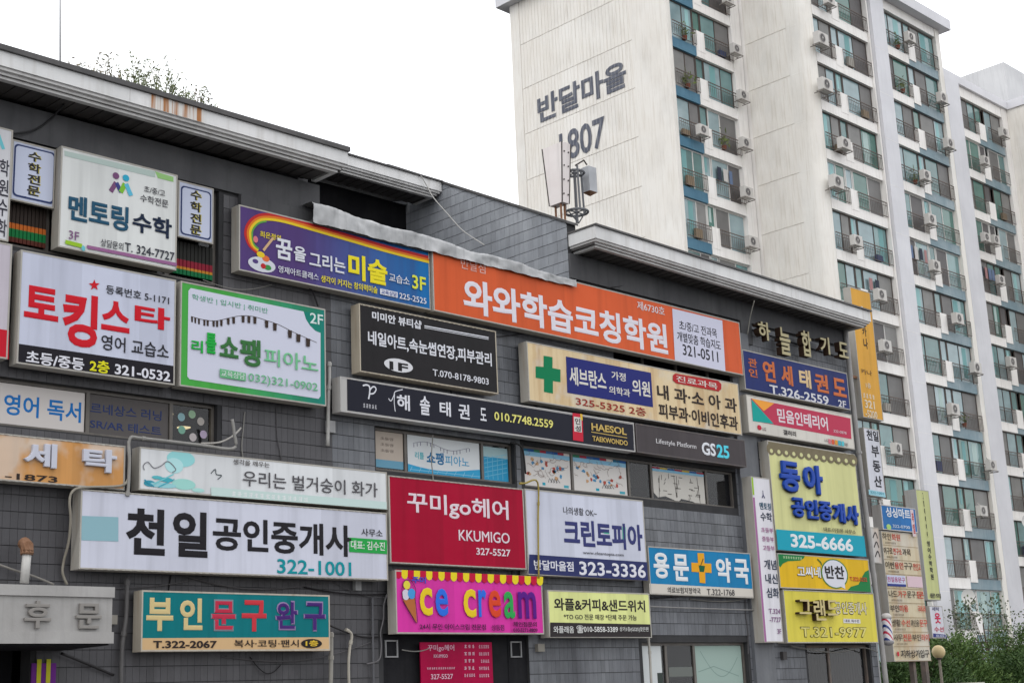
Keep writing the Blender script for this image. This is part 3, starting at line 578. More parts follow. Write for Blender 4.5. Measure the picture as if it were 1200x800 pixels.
  ('p','printed_scallop',(226,206,40),[(0.39,0.991),(0.519,0.99),(0.516,0.898),(0.494,0.863),(0.45,0.846),(0.406,0.865),(0.387,0.899)]),
  ('p','printed_scallop',(190,20,60),[(0.519,0.99),(0.65,0.99),(0.647,0.897),(0.625,0.862),(0.579,0.845),(0.536,0.864),(0.516,0.898)]),
  ('p','printed_scallop',(226,206,40),[(0.65,0.99),(0.782,0.989),(0.778,0.896),(0.756,0.861),(0.71,0.844),(0.666,0.863),(0.647,0.897)]),
  ('p','printed_scallop',(190,20,60),[(0.782,0.989),(0.914,0.989),(0.911,0.895),(0.888,0.86),(0.842,0.843),(0.798,0.862),(0.778,0.896)]),
  ('p','printed_scallop',(226,206,40),[(0.914,0.989),(1.048,0.988),(1.044,0.895),(1.022,0.859),(0.975,0.842),(0.93,0.861),(0.911,0.895)]),
  ('p','printed_scallop',(190,20,60),[(1.048,0.988),(1.183,0.988),(1.179,0.894),(1.156,0.858),(1.109,0.841),(1.064,0.86),(1.044,0.895)]),
  ('p','printed_scallop',(226,206,40),[(1.183,0.988),(1.319,0.987),(1.315,0.893),(1.291,0.857),(1.244,0.84),(1.199,0.859),(1.179,0.894)]),
  ('p','printed_scallop',(190,20,60),[(1.319,0.987),(1.456,0.987),(1.451,0.892),(1.428,0.856),(1.38,0.839),(1.334,0.858),(1.315,0.893)]),
  ('p','printed_scallop',(226,206,40),[(1.456,0.987),(1.594,0.986),(1.589,0.891),(1.565,0.855),(1.517,0.837),(1.471,0.857),(1.451,0.892)]),
  ('p','printed_scallop',(190,20,60),[(1.594,0.986),(1.733,0.986),(1.728,0.89),(1.704,0.854),(1.656,0.836),(1.609,0.856),(1.589,0.891)]),
  ('p','printed_scallop',(226,206,40),[(1.733,0.986),(1.873,0.985),(1.868,0.889),(1.844,0.852),(1.795,0.835),(1.748,0.855),(1.728,0.89)]),
  ('p','printed_scallop',(190,20,60),[(1.873,0.985),(2.014,0.985),(2.009,0.888),(1.985,0.851),(1.936,0.834),(1.888,0.854),(1.868,0.889)]),
  ('p','printed_scallop',(226,206,40),[(2.014,0.985),(2.157,0.984),(2.151,0.887),(2.127,0.85),(2.077,0.833),(2.03,0.853),(2.009,0.888)]),
  ('p','printed_scallop',(190,20,60),[(2.157,0.984),(2.3,0.984),(2.295,0.886),(2.27,0.849),(2.22,0.832),(2.172,0.852),(2.151,0.887)]),
  ('p','printed_scallop',(226,206,40),[(2.3,0.984),(2.445,0.983),(2.439,0.885),(2.414,0.848),(2.364,0.831),(2.316,0.85),(2.295,0.886)]),
  ('p','printed_scallop',(190,20,60),[(2.445,0.983),(2.591,0.982),(2.585,0.884),(2.56,0.847),(2.509,0.829),(2.46,0.849),(2.439,0.885)]),
  ('p','printed_scallop',(226,206,40),[(2.591,0.982),(2.738,0.982),(2.732,0.883),(2.706,0.846),(2.655,0.828),(2.606,0.848),(2.585,0.884)]),
  ('p','printed_scallop',(190,20,60),[(2.738,0.982),(2.886,0.981),(2.88,0.882),(2.854,0.845),(2.803,0.827),(2.753,0.847),(2.732,0.883)]),
  ('p','printed_scallop',(226,206,40),[(2.886,0.981),(3.036,0.981),(3.03,0.881),(3.003,0.844),(2.951,0.826),(2.901,0.846),(2.88,0.882)]),
  ('p','printed_scallop',(190,20,60),[(3.036,0.981),(3.187,0.98),(3.18,0.88),(3.154,0.842),(3.101,0.824),(3.051,0.845),(3.03,0.881)]),
  ('p','printed_scallop',(226,206,40),[(3.187,0.98),(3.339,0.979),(3.332,0.879),(3.305,0.841),(3.252,0.823),(3.202,0.844),(3.18,0.88)]),
  ('t','lettering','주머',0.336,0.789,0.626,0.896,(60,80,190),0.05,0),
  ('p','printed_cone',(176,104,58),[(0.132,0.519),(0.385,0.555),(0.412,0.161)]),
  ('e','printed_disc',(206,200,214),0.195,0.604,0.076,0.084),
  ('e','printed_disc',(70,150,210),0.317,0.621,0.081,0.083),
  ('e','printed_disc',(220,206,70),0.22,0.756,0.07,0.068),
  ('l','printed_line',(70,40,60),0.011,[(0.132,0.519),(0.118,0.693),(0.172,0.815),(0.303,0.827),(0.4,0.7),(0.385,0.547),(0.412,0.161),(0.142,0.504)]),
  ('t','lettering','c',0.483,0.283,0.753,0.725,(226,196,40),0.035,0),
  ('t','lettering','e',0.818,0.275,1.093,0.721,(48,108,216),0.035,0),
  ('t','lettering','c',1.429,0.263,1.712,0.725,(226,196,40),0.035,0),
  ('t','lettering','r',1.768,0.274,1.95,0.725,(48,108,216),0.035,0),
  ('t','lettering','e',2.0,0.269,2.286,0.723,(214,70,40),0.035,0),
  ('t','lettering','a',2.355,0.257,2.611,0.707,(48,160,80),0.035,0),
  ('t','lettering','m',2.689,0.26,3.127,0.715,(88,24,130),0.035,0),
  ('t','lettering','24시 무인 아이스크림 전문점',0.463,0.063,1.913,0.158,(60,30,60),0.02,0),
  ('t','lettering','상동점',2.043,0.056,2.332,0.155,(60,30,60),0.01,0),
  ('t','lettering','체인점문의',2.555,0.123,3.117,0.207,(60,30,60),0.03,0),
  ('t','lettering','010-5271-9809',2.548,0.034,3.128,0.098,(60,30,60),0.03,0),
 ]),
 ({'name': 'wall_sign', 'label': 'pale yellow waffle coffee sandwich sign with a dark lower band', 'cat': 'sign', 'rect': (18.425, 2.727, 21.166, 3.538), 'off': 0.3, 'th': 0.21, 'bg': (224, 229, 152), 'bg2': None, 'cab': (176, 172, 164), 'kind': 'box', 'dirt': 0.48}, [
  ('t','lettering','와플&커피&샌드위치',0.152,0.463,2.601,0.679,(48,44,44),0.04,0),
  ('t','lettering','*TO GO 전문 매장 *단체 주문 가능',0.384,0.308,2.339,0.408,(60,56,56),0.01,0),
  ('p','printed_panel',(50,45,46),[(0.031,0.255),(2.714,0.243),(2.711,0.013),(0.014,0.008)]),
  ('t','lettering','와플래옴',0.106,0.074,0.624,0.194,(212,212,210),0.02,0),
  ('t','lettering','☎010-5858-3389',0.692,0.076,1.794,0.21,(212,212,210),0.03,0),
  ('t','lettering','상가1층(GS25)맞은편',1.839,0.098,2.648,0.193,(212,212,210),0.01,0),
 ]),
 ({'name': 'wall_sign', 'label': 'blue pharmacy sign with an orange cross and pale lower band', 'cat': 'sign', 'rect': (21.306, 3.532, 24.556, 4.435), 'off': 0.22, 'th': 0.16, 'bg': (20, 126, 178), 'bg2': None, 'cab': (176, 172, 164), 'kind': 'box', 'dirt': 0.48}, [
  ('p','printed_panel',(206,200,190),[(-0.023,0.2),(3.243,0.18),(3.237,-0.006),(-0.026,0.007)]),
  ('t','lettering','용',0.139,0.307,0.599,0.793,(222,224,226),0.07,0),
  ('t','lettering','문',0.724,0.273,1.196,0.788,(222,224,226),0.07,0),
  ('t','lettering','약',2.063,0.281,2.554,0.768,(222,224,226),0.07,0),
  ('t','lettering','국',2.662,0.267,3.145,0.768,(222,224,226),0.07,0),
  ('p','printed_cross',(226,160,30),[(1.501,0.836),(1.708,0.837),(1.703,0.64),(1.917,0.641),(1.908,0.459),(1.699,0.46),(1.686,0.25),(1.505,0.256),(1.505,0.461),(1.277,0.461),(1.286,0.64),(1.496,0.64)]),
  ('p','printed_panel',(20,90,60),[(1.509,0.596),(1.715,0.588),(1.663,0.466),(1.53,0.469)]),
  ('l','printed_line',(40,40,36),0.019,[(1.568,0.583),(1.671,0.73)]),
  ('t','lettering','의료보험지정약국',0.499,0.036,1.51,0.152,(74,72,74),0.01,0),
  ('t','lettering','T.322-1768',1.71,0.026,2.605,0.146,(74,72,74),0.01,0),
 ]),
 ({'name': 'wall_sign', 'label': 'dark blue sign with worn orange letters', 'cat': 'sign', 'rect': (24.834, 7.899, 28.881, 8.775), 'off': 0.24, 'th': 0.2, 'bg': (32, 46, 106), 'bg2': None, 'cab': (176, 172, 164), 'kind': 'box', 'dirt': 0.5}, [
  ('t','lettering','관',0.181,0.526,0.5,0.716,(196,106,58),0.04,0),
  ('t','lettering','인',0.171,0.306,0.482,0.486,(196,106,58),0.04,0),
  ('t','lettering','연',0.691,0.275,1.153,0.743,(196,106,58),0.06,0),
  ('t','lettering','세',1.366,0.283,1.805,0.732,(196,106,58),0.06,0),
  ('t','lettering','태',2.061,0.308,2.516,0.729,(214,186,142),0.06,0),
  ('t','lettering','권',2.661,0.285,3.204,0.71,(196,106,58),0.06,0),
  ('t','lettering','도',3.394,0.275,3.938,0.698,(196,106,58),0.06,0),
  ('t','lettering','T.326-2559',0.883,0.006,3.154,0.218,(210,210,216),0.035,0),
  ('t','lettering','2F',3.543,0.029,3.871,0.189,(210,210,216),0.03,0),
 ]),
 ({'name': 'wall_sign', 'label': 'white sign with a pink panel and teal and orange triangles', 'cat': 'sign', 'rect': (24.778, 6.966, 28.833, 7.78), 'off': 0.28, 'th': 0.24, 'bg': (214, 209, 200), 'bg2': None, 'cab': (176, 172, 164), 'kind': 'box', 'dirt': 0.48}, [
  ('p','printed_panel',(186,52,82),[(0.169,0.743),(3.992,0.723),(3.952,0.234),(0.17,0.258)]),
  ('p','printed_panel',(0,158,148),[(0.18,0.728),(0.931,0.268),(0.169,0.254)]),
  ('p','printed_panel',(238,160,60),[(0.196,0.742),(1.013,0.732),(0.597,0.517)]),
  ('t','lettering','믿음인테리어',1.084,0.329,3.023,0.638,(222,208,214),0.045,0),
  ('t','lettering','322-0878',3.231,0.322,3.759,0.384,(220,190,198),0.02,0),
  ('e','printed_disc',(186,40,60),0.385,0.136,0.077,0.055),
  ('t','lettering','LG',0.497,0.088,0.617,0.156,(150,130,130),0.01,0),
  ('t','lettering','갤러리',1.251,0.071,1.724,0.183,(60,56,58),0.03,0),
  ('p','printed_panel',(210,120,130),[(2.982,0.149),(3.089,0.146),(3.078,0.036),(2.971,0.039)]),
  ('p','printed_panel',(216,90,60),[(3.113,0.149),(3.221,0.146),(3.209,0.035),(3.102,0.038)]),
  ('p','printed_panel',(214,150,60),[(3.244,0.148),(3.353,0.145),(3.341,0.034),(3.233,0.037)]),
  ('p','printed_panel',(60,170,190),[(3.376,0.148),(3.485,0.145),(3.474,0.033),(3.365,0.036)]),
  ('p','printed_panel',(90,190,200),[(3.509,0.147),(3.619,0.144),(3.607,0.033),(3.498,0.036)]),
  ('t','lettering','LG',2.827,0.072,2.959,0.134,(150,130,130),0.01,0),
  ('t','lettering','지인',3.615,0.041,3.75,0.122,(120,120,120),0.01,0),
 ]),
 ({'name': 'wall_sign', 'label': 'large pale yellow sign with raised blue letters and cyan band', 'cat': 'sign', 'rect': (25.411, 4.524, 28.8, 6.854), 'off': 0.28, 'th': 0.24, 'bg': (216, 215, 152), 'bg2': None, 'cab': (176, 172, 164), 'kind': 'box', 'dirt': 0.48}, [
  ('p','printed_band',(118,108,84),[(0.016,2.309),(3.379,2.319),(3.398,2.19),(0.005,2.146)]),
  ('e','printed_scallop',(118,108,84),0.104,2.147,0.15,0.127),
  ('e','printed_disc',(206,204,150),0.117,2.112,0.056,0.044),
  ('e','printed_scallop',(118,108,84),0.374,2.151,0.152,0.127),
  ('e','printed_disc',(206,204,150),0.388,2.115,0.057,0.045),
  ('e','printed_scallop',(118,108,84),0.648,2.154,0.154,0.129),
  ('e','printed_disc',(206,204,150),0.662,2.118,0.058,0.045),
  ('e','printed_scallop',(118,108,84),0.926,2.157,0.156,0.129),
  ('e','printed_disc',(206,204,150),0.939,2.121,0.058,0.045),
  ('e','printed_scallop',(118,108,84),1.206,2.161,0.158,0.13),
  ('e','printed_disc',(206,204,150),1.22,2.124,0.059,0.046),
  ('e','printed_scallop',(118,108,84),1.491,2.164,0.16,0.131),
  ('e','printed_disc',(206,204,150),1.504,2.128,0.06,0.046),
  ('e','printed_scallop',(118,108,84),1.778,2.168,0.162,0.132),
  ('e','printed_disc',(206,204,150),1.792,2.131,0.06,0.046),
  ('e','printed_scallop',(118,108,84),2.07,2.171,0.163,0.132),
  ('e','printed_disc',(206,204,150),2.084,2.134,0.062,0.046),
  ('e','printed_scallop',(118,108,84),2.365,2.175,0.166,0.134),
  ('e','printed_disc',(206,204,150),2.379,2.138,0.062,0.047),
  ('e','printed_scallop',(118,108,84),2.664,2.179,0.169,0.134),
  ('e','printed_disc',(206,204,150),2.678,2.141,0.063,0.048),
  ('e','printed_scallop',(118,108,84),2.966,2.182,0.17,0.135),
  ('e','printed_disc',(206,204,150),2.981,2.145,0.064,0.048),
  ('e','printed_scallop',(118,108,84),3.273,2.186,0.173,0.135),
  ('e','printed_disc',(206,204,150),3.287,2.148,0.064,0.048),
  ('t','letter','동',0.327,1.243,1.036,1.895,(30,30,52),0.08,0.02),
  ('t','letter','동',0.294,1.269,1.002,1.922,(38,74,166),0.065,0.06),
  ('t','letter','아',1.202,1.256,1.906,1.887,(30,30,52),0.08,0.02),
  ('t','letter','아',1.168,1.284,1.871,1.915,(38,74,166),0.065,0.06),
  ('t','letter','공',0.657,0.72,1.102,1.133,(30,30,52),0.08,0.02),
  ('t','letter','공',0.629,0.74,1.066,1.154,(38,74,166),0.06,0.06),
  ('t','letter','인',1.159,0.709,1.613,1.127,(30,30,52),0.08,0.02),
  ('t','letter','인',1.13,0.729,1.577,1.147,(38,74,166),0.06,0.06),
  ('t','letter','중',1.672,0.698,2.136,1.12,(30,30,52),0.08,0.02),
  ('t','letter','중',1.643,0.718,2.099,1.14,(38,74,166),0.06,0.06),
  ('t','letter','개',2.197,0.686,2.67,1.113,(30,30,52),0.08,0.02),
  ('t','letter','개',2.167,0.707,2.633,1.134,(38,74,166),0.06,0.06),
  ('t','letter','사',2.734,0.674,3.218,1.106,(30,30,52),0.08,0.02),
  ('t','letter','사',2.704,0.695,3.179,1.127,(38,74,166),0.06,0.06),
  ('t','lettering','대표:이정용 사무소',1.788,0.484,3.068,0.581,(80,74,62),0.015,0),
  ('p','printed_panel',(16,156,178),[(0.001,0.435),(3.392,0.46),(3.405,-0.003),(-0.001,0.011)]),
  ('t','lettering','325-6666',0.497,0.084,2.889,0.374,(222,226,228),0.05,0),
 ]),
 ({'name': 'wall_sign', 'label': 'yellow side dish shop sign with green corners and a white bubble', 'cat': 'sign', 'rect': (25.422, 3.745, 28.926, 4.471), 'off': 0.28, 'th': 0.24, 'bg': (226, 182, 24), 'bg2': None, 'cab': (176, 172, 164), 'kind': 'box', 'dirt': 0.48}, [
  ('p','printed_panel',(22,120,62),[(0.013,0.707),(1.013,0.714),(0.956,0.65),(0.813,0.598),(0.357,0.566),(0.165,0.506),(0.076,0.435),(-0.009,0.469)]),
  ('p','printed_panel',(22,120,62),[(2.521,0.006),(2.682,0.097),(2.999,0.153),(3.144,0.301),(3.32,0.443),(3.478,0.489),(3.476,0.0)]),
  ('g','small_print',8,0.19,0.62,0.901,0.673,(180,206,160)),
  ('e','printed_disc',(70,120,60),2.083,0.359,0.527,0.32),
  ('e','printed_disc',(212,213,222),2.083,0.359,0.484,0.296),
  ('p','printed_panel',(212,213,222),[(2.195,0.108),(2.44,0.201),(2.441,0.043)]),
  ('l','printed_line',(60,110,50),0.035,[(1.461,0.654),(1.575,0.588),(1.606,0.527)]),
  ('t','lettering','고씨네',0.652,0.239,1.548,0.496,(60,54,40),0.1,0),
  ('t','lettering','고씨네',0.662,0.249,1.538,0.486,(222,224,226),0.05,0),
  ('t','lettering','반찬',1.704,0.249,2.459,0.531,(40,36,36),0.05,0),
  ('t','lettering','T.322-5252',2.663,0.223,3.354,0.314,(190,60,50),0.03,0),
 ]),
 ({'name': 'wall_sign', 'label': 'mustard sign with deep raised letters and an outlined number', 'cat': 'sign', 'rect': (25.514, 2.626, 29.003, 3.719), 'off': 0.28, 'th': 0.24, 'bg': (220, 206, 80), 'bg2': None, 'cab': (176, 172, 164), 'kind': 'box', 'dirt': 0.48, 'teeth': 1}, [
  ('t','letter','그',0.366,0.588,0.793,0.888,(196,180,130),0.02,0.11),
  ('t','letter','랜',0.9,0.459,1.326,0.899,(196,180,130),0.02,0.11),
  ('t','letter','드',1.416,0.571,1.806,0.893,(196,180,130),0.02,0.11),
  ('t','lettering','공인중개사',1.863,0.605,3.152,0.889,(60,54,44),0.08,0),
  ('t','lettering','공인중개사',1.873,0.615,3.142,0.879,(214,206,180),0.03,0),
  ('p','printed_panel',(216,214,214),[(2.157,0.518),(2.826,0.509),(2.824,0.419),(2.147,0.425)]),
  ('t','lettering','대표 최수진',2.204,0.441,2.775,0.503,(90,84,90),0.02,0),
  ('t','lettering','T.321-9977',0.493,0.11,3.055,0.339,(66,60,46),0.08,0),
  ('t','lettering','T.321-9977',0.503,0.12,3.045,0.329,(216,206,120),0.03,0),
 ]),
 ({'name': 'wall_sign', 'label': 'tall slim white sign with a purple line down its left side', 'cat': 'sign', 'rect': (24.65, 2.638, 25.32, 6.019), 'off': 0.32, 'th': 0.3, 'bg': (226, 224, 230), 'bg2': None, 'cab': (176, 172, 164), 'kind': 'box', 'dirt': 0.48}, [
  ('r','printed_line',(150,192,50),0.013,2.992,0.08,3.364,0),
  ('r','printed_line',(160,104,150),0.013,0.01,0.08,2.941,0),
  ('t','lettering','ㅅ',0.335,2.941,0.442,3.111,(80,80,110),0.05,0),
  ('t','lettering','멘토링',0.228,2.705,0.63,2.857,(40,84,108),0.03,0),
  ('t','lettering','수학',0.228,2.468,0.63,2.654,(40,50,70),0.03,0),
  ('t','lettering','초등부',0.214,2.231,0.63,2.333,(170,104,150),0.01,0),
  ('t','lettering','중등부',0.214,2.046,0.63,2.147,(170,104,150),0.01,0),
  ('t','lettering','고등부',0.214,1.86,0.63,1.961,(170,104,150),0.01,0),
  ('t','lettering','개념',0.214,1.471,0.643,1.674,(56,66,84),0.03,0),
  ('t','lettering','내신',0.214,1.183,0.643,1.386,(56,66,84),0.03,0),
  ('t','lettering','심화',0.214,0.896,0.643,1.099,(56,66,84),0.03,0),
  ('t','lettering','T.324',0.241,0.575,0.63,0.676,(130,90,130),0.01,0),
  ('t','lettering','-7727',0.241,0.406,0.63,0.507,(130,90,130),0.01,0),
  ('t','lettering','3F',0.469,0.169,0.603,0.27,(130,90,130),0.01,0),
 ]),
 ({'name': 'blade_sign', 'label': 'tall yellow vertical sign at the right end of the shop building', 'cat': 'sign', 'rect': (30.54, 8.033, 31.463, 11.329), 'off': -0.45, 'th': 0.2, 'bg': (224, 166, 62), 'bg2': None, 'cab': (176, 172, 164), 'kind': 'box', 'dirt': 0.48}, [
  ('t','lettering','피',0.366,2.404,0.558,2.67,(70,56,40),0.05,0),
  ('t','lettering','카',0.366,2.088,0.558,2.354,(70,56,40),0.05,0),
  ('t','lettering','나',0.366,1.772,0.558,2.038,(70,56,40),0.05,0),
  ('t','lettering','카나',0.114,1.099,0.606,1.228,(120,90,50),0.03,0),
  ('t','lettering','1층',0.268,0.762,0.49,0.895,(226,214,190),0.02,0),
  ('g','small_print',4,0.069,0.498,0.64,0.616,(226,214,190)),
  ('t','lettering','321',0.125,0.245,0.574,0.45,(226,214,190),0.03,0),
  ('t','lettering','-5200',0.113,0.025,0.643,0.2,(226,214,190),0.03,0),
 ]),
 ({'name': 'blade_sign', 'label': 'slim white vertical sign with black letters beside the drainpipe', 'cat': 'sign', 'rect': (29.912, 6.037, 30.598, 7.662), 'off': -0.1, 'th': 0.2, 'bg': (214, 215, 224), 'bg2': None, 'cab': (176, 172, 164), 'kind': 'box', 'dirt': 0.48}, [
  ('t','lettering','천일',0.119,1.334,0.638,1.586,(44,44,50),0.05,0),
  ('t','lettering','부',0.259,0.945,0.595,1.221,(44,44,50),0.045,0),
  ('t','lettering','동',0.251,0.585,0.586,0.859,(44,44,50),0.045,0),
  ('t','lettering','산',0.242,0.227,0.577,0.499,(44,44,50),0.045,0),
  ('p','printed_panel',(150,200,212),[(-0.049,0.136),(0.665,0.115),(0.673,-0.003),(-0.057,0.015)]),
  ('t','lettering','322-1001',0.02,0.052,0.598,0.109,(80,140,160),0.02,0),
 ]),
 ({'name': 'blade_sign', 'label': 'small weathered white plate on the post left of the directory board', 'cat': 'sign', 'rect': (29.772, 4.458, 30.129, 5.291), 'off': -0.1, 'th': 0.16, 'bg': (200, 197, 194), 'bg2': None, 'cab': (176, 172, 164), 'kind': 'box', 'dirt': 0.8}, [
  ('l','printed_line',(60,56,58),0.036,[(0.068,0.58),(0.196,0.713),(0.275,0.582)]),
  ('l','printed_line',(60,56,58),0.036,[(0.078,0.363),(0.206,0.495),(0.284,0.364)]),
  ('l','printed_line',(60,56,58),0.036,[(0.088,0.146),(0.216,0.278),(0.294,0.146)]),
 ]),
 ({'name': 'blade_sign', 'label': 'tall pale green vertical sign with dark rotated lettering beyond the directory board', 'cat': 'sign', 'rect': (35.729, 3.894, 36.427, 6.891), 'off': -2.2, 'th': 0.35, 'bg': (196, 200, 140), 'bg2': None, 'cab': (168, 168, 166), 'kind': 'box', 'dirt': 0.48}, [
  ('t','lettering','그',0.345,2.743,0.382,2.921,(60,62,56),0.05,0),
  ('t','lettering','일',0.345,2.531,0.382,2.709,(60,62,56),0.05,0),
  ('t','lettering','미',0.345,2.319,0.382,2.497,(60,62,56),0.05,0),
  ('t','lettering','미',0.345,2.108,0.382,2.286,(60,62,56),0.05,0),
  ('t','lettering','어',0.345,1.896,0.382,2.074,(60,62,56),0.05,0),
  ('t','lettering','어',0.345,1.684,0.382,1.862,(60,62,56),0.05,0),
  ('t','lettering','영',0.296,1.45,0.447,1.601,(70,72,62),0.05,0),
  ('t','lettering','어',0.296,1.271,0.447,1.422,(70,72,62),0.05,0),
  ('t','lettering','수',0.296,1.092,0.447,1.243,(70,72,62),0.05,0),
  ('t','lettering','학',0.296,0.913,0.447,1.064,(70,72,62),0.05,0),
  ('t','lettering','학',0.296,0.734,0.447,0.885,(70,72,62),0.05,0),
  ('t','lettering','원',0.296,0.555,0.447,0.706,(70,72,62),0.05,0),
  ('t','lettering','문의',0.137,0.06,0.711,0.19,(90,90,76),0.05,0),
 ]),
 ({'name': 'blade_sign', 'label': 'small white sign with red letters and a navy foot', 'cat': 'sign', 'rect': (35.768, 2.891, 36.469, 3.745), 'off': -2.2, 'th': 0.1, 'bg': (212, 212, 220), 'bg2': None, 'cab': (176, 172, 164), 'kind': 'box', 'dirt': 0.48}, [
  ('p','printed_panel',(50,58,120),[(0.06,0.128),(0.757,0.093),(0.741,-0.01),(0.038,0.026)]),
  ('t','lettering','세탁',0.126,0.721,0.518,0.824,(90,90,120),0.03,0),
  ('t','lettering','옷',0.224,0.384,0.537,0.671,(196,40,80),0.06,0),
  ('t','lettering','수선',0.143,0.164,0.641,0.303,(190,60,80),0.03,0),
  ('t','lettering','322-3030',0.183,0.033,0.617,0.092,(200,204,220),0.02,0),
 ]),
 ({'name': 'directory_board', 'label': 'tall beige shop directory board with rows of red and black names', 'cat': 'directory board', 'rect': (31.723, 2.262, 33.452, 5.411), 'off': -1.0, 'th': 0.25, 'bg': (204, 192, 164), 'bg2': None, 'cab': (190, 186, 178), 'kind': 'box', 'dirt': 0.6}, [
  ('r','printed_line',(150,128,100),0.01,2.793,1.719,2.805,0),
  ('t','lettering','하인',0.04,2.929,0.438,3.099,(74,64,56),0.02,0),
  ('t','lettering','화원',0.472,2.929,0.87,3.099,(196,64,50),0.02,0),
  ('g','small_print',8,0.14,2.839,0.645,2.889,(110,96,80)),
  ('r','printed_line',(150,128,100),0.01,2.443,1.719,2.455,0),
  ('t','lettering','이구로',0.04,2.579,0.438,2.749,(74,64,56),0.02,0),
  ('t','lettering','연구소',0.472,2.579,0.87,2.749,(196,64,50),0.02,0),
  ('t','lettering','과목',0.904,2.579,1.302,2.749,(74,64,56),0.02,0),
  ('g','small_print',8,0.14,2.489,0.645,2.539,(110,96,80)),
  ('r','printed_line',(150,128,100),0.01,2.093,1.719,2.105,0),
  ('t','lettering','이번',0.04,2.229,0.438,2.399,(74,64,56),0.02,0),
  ('t','lettering','용인',0.472,2.229,0.87,2.399,(196,64,50),0.02,0),
  ('t','lettering','구구',0.904,2.229,1.302,2.399,(74,64,56),0.02,0),
  ('t','lettering','전인고',1.337,2.229,1.699,2.399,(196,64,50),0.02,0),
  ('g','small_print',8,0.14,2.139,0.645,2.189,(110,96,80)),
  ('r','printed_line',(150,128,100),0.01,1.743,1.719,1.755,0),
  ('r','printed_panel',(196,200,222),0.03,1.799,0.899,2.069,0),
  ('r','printed_panel',(46,60,130),0.03,1.799,0.899,1.859,0),
  ('r','printed_panel',(214,188,196),0.968,1.799,1.699,2.069,0),
  ('t','lettering','천일용문구',0.05,1.899,0.864,2.029,(180,70,120),0.02,0),
  ('r','printed_line',(150,128,100),0.01,1.394,1.719,1.406,0),
  ('t','lettering','나드',0.04,1.53,0.438,1.699,(74,64,56),0.02,0),
  ('t','lettering','가구',0.472,1.53,0.87,1.699,(196,64,50),0.02,0),
  ('t','lettering','문구',0.904,1.53,1.302,1.699,(74,64,56),0.02,0),
  ('t','lettering','문',1.337,1.53,1.699,1.699,(196,64,50),0.02,0),
  ('g','small_print',8,0.14,1.44,0.645,1.49,(110,96,80)),
  ('r','printed_line',(150,128,100),0.01,1.044,1.719,1.056,0),
  ('t','lettering','부인',0.04,1.18,0.438,1.35,(74,64,56),0.02,0),
  ('t','lettering','미용',0.472,1.18,0.87,1.35,(196,64,50),0.02,0),
  ('t','lettering','국어나라',1.337,1.18,1.699,1.35,(196,64,50),0.02,0),
  ('g','small_print',8,0.14,1.09,0.645,1.14,(110,96,80)),
  ('r','printed_line',(150,128,100),0.01,0.694,1.719,0.706,0),
  ('t','lettering','생활',0.04,0.83,0.438,1.0,(74,64,56),0.02,0),
  ('t','lettering','수선',0.472,0.83,0.87,1.0,(196,64,50),0.02,0),
  ('t','lettering','과인용',0.904,0.83,1.302,1.0,(74,64,56),0.02,0),
  ('t','lettering','문구',1.337,0.83,1.699,1.0,(196,64,50),0.02,0),
  ('g','small_print',8,0.14,0.74,0.645,0.79,(110,96,80)),
  ('r','printed_line',(150,128,100),0.01,0.344,1.719,0.356,0),
  ('t','lettering','사무',0.04,0.48,0.438,0.65,(74,64,56),0.02,0),
  ('t','lettering','전문',0.472,0.48,0.87,0.65,(196,64,50),0.02,0),
  ('t','lettering','부인',0.904,0.48,1.302,0.65,(74,64,56),0.02,0),
  ('t','lettering','라이',1.337,0.48,1.699,0.65,(196,64,50),0.02,0),
  ('g','small_print',8,0.14,0.39,0.645,0.44,(110,96,80)),
  ('r','printed_line',(150,128,100),0.01,-0.006,1.719,0.006,0),
  ('t','lettering','지하상가입구',0.294,0.08,1.625,0.27,(46,40,40),0.03,0),
  ('e','printed_disc',(190,50,60),0.156,0.175,0.05,0.06),
 ]),
 ({'name': 'wall_sign', 'label': 'blue grocery sign at the top of the beige directory board', 'cat': 'sign', 'rect': (31.741, 5.434, 33.403, 6.053), 'off': -0.95, 'th': 0.25, 'bg': (40, 112, 178), 'bg2': None, 'cab': (196, 192, 188), 'kind': 'box', 'dirt': 0.48}, [
  ('r','printed_panel',(210,208,218),0.008,0.002,0.046,0.652,0),
  ('r','printed_panel',(214,196,200),1.397,-0.1,1.553,0.58,0),
  ('t','lettering','싱싱마트',0.217,0.325,1.382,0.57,(218,222,228),0.05,0),
  ('e','printed_disc',(170,206,120),0.286,0.078,0.109,0.07),
  ('t','lettering','322-0700',0.468,0.075,1.288,0.152,(200,212,226),0.02,0),
  ('t','lettering','상',0.028,0.494,0.028,0.622,(60,100,160),0.03,0),
  ('t','lettering','가',0.028,0.342,0.028,0.47,(60,100,160),0.03,0),
  ('t','lettering','과',0.028,0.19,0.028,0.318,(60,100,160),0.03,0),
  ('t','lettering','일',0.028,0.038,0.028,0.166,(60,100,160),0.03,0),
  ('t','lettering','과',1.437,0.264,1.527,0.507,(196,60,60),0.03,0),
  ('t','lettering','일',1.437,-0.026,1.527,0.217,(196,60,60),0.03,0),
 ]),
 ({'name': 'poster', 'label': 'crimson price poster hanging in the dark entrance', 'cat': 'poster', 'rect': (15.674, 1.658, 17.27, 2.66), 'off': 0.06, 'th': 0.02, 'bg': (164, 0, 62), 'bg2': None, 'cab': (176, 172, 164), 'kind': 'poster', 'dirt': 0.48}, [
  ('t','lettering','꾸미go헤어',0.156,0.85,0.733,0.964,(214,170,190),0.02,0),
  ('t','lettering','KKUMIGO',0.28,0.757,0.584,0.811,(214,170,190),0.02,0),
  ('g','small_print',13,0.127,0.573,0.746,0.607,(214,170,190)),
  ('t','lettering','327-5527',0.205,0.416,0.687,0.499,(214,170,190),0.03,0),
  ('g','small_print',3,0.952,0.908,1.208,0.963,(214,170,190)),
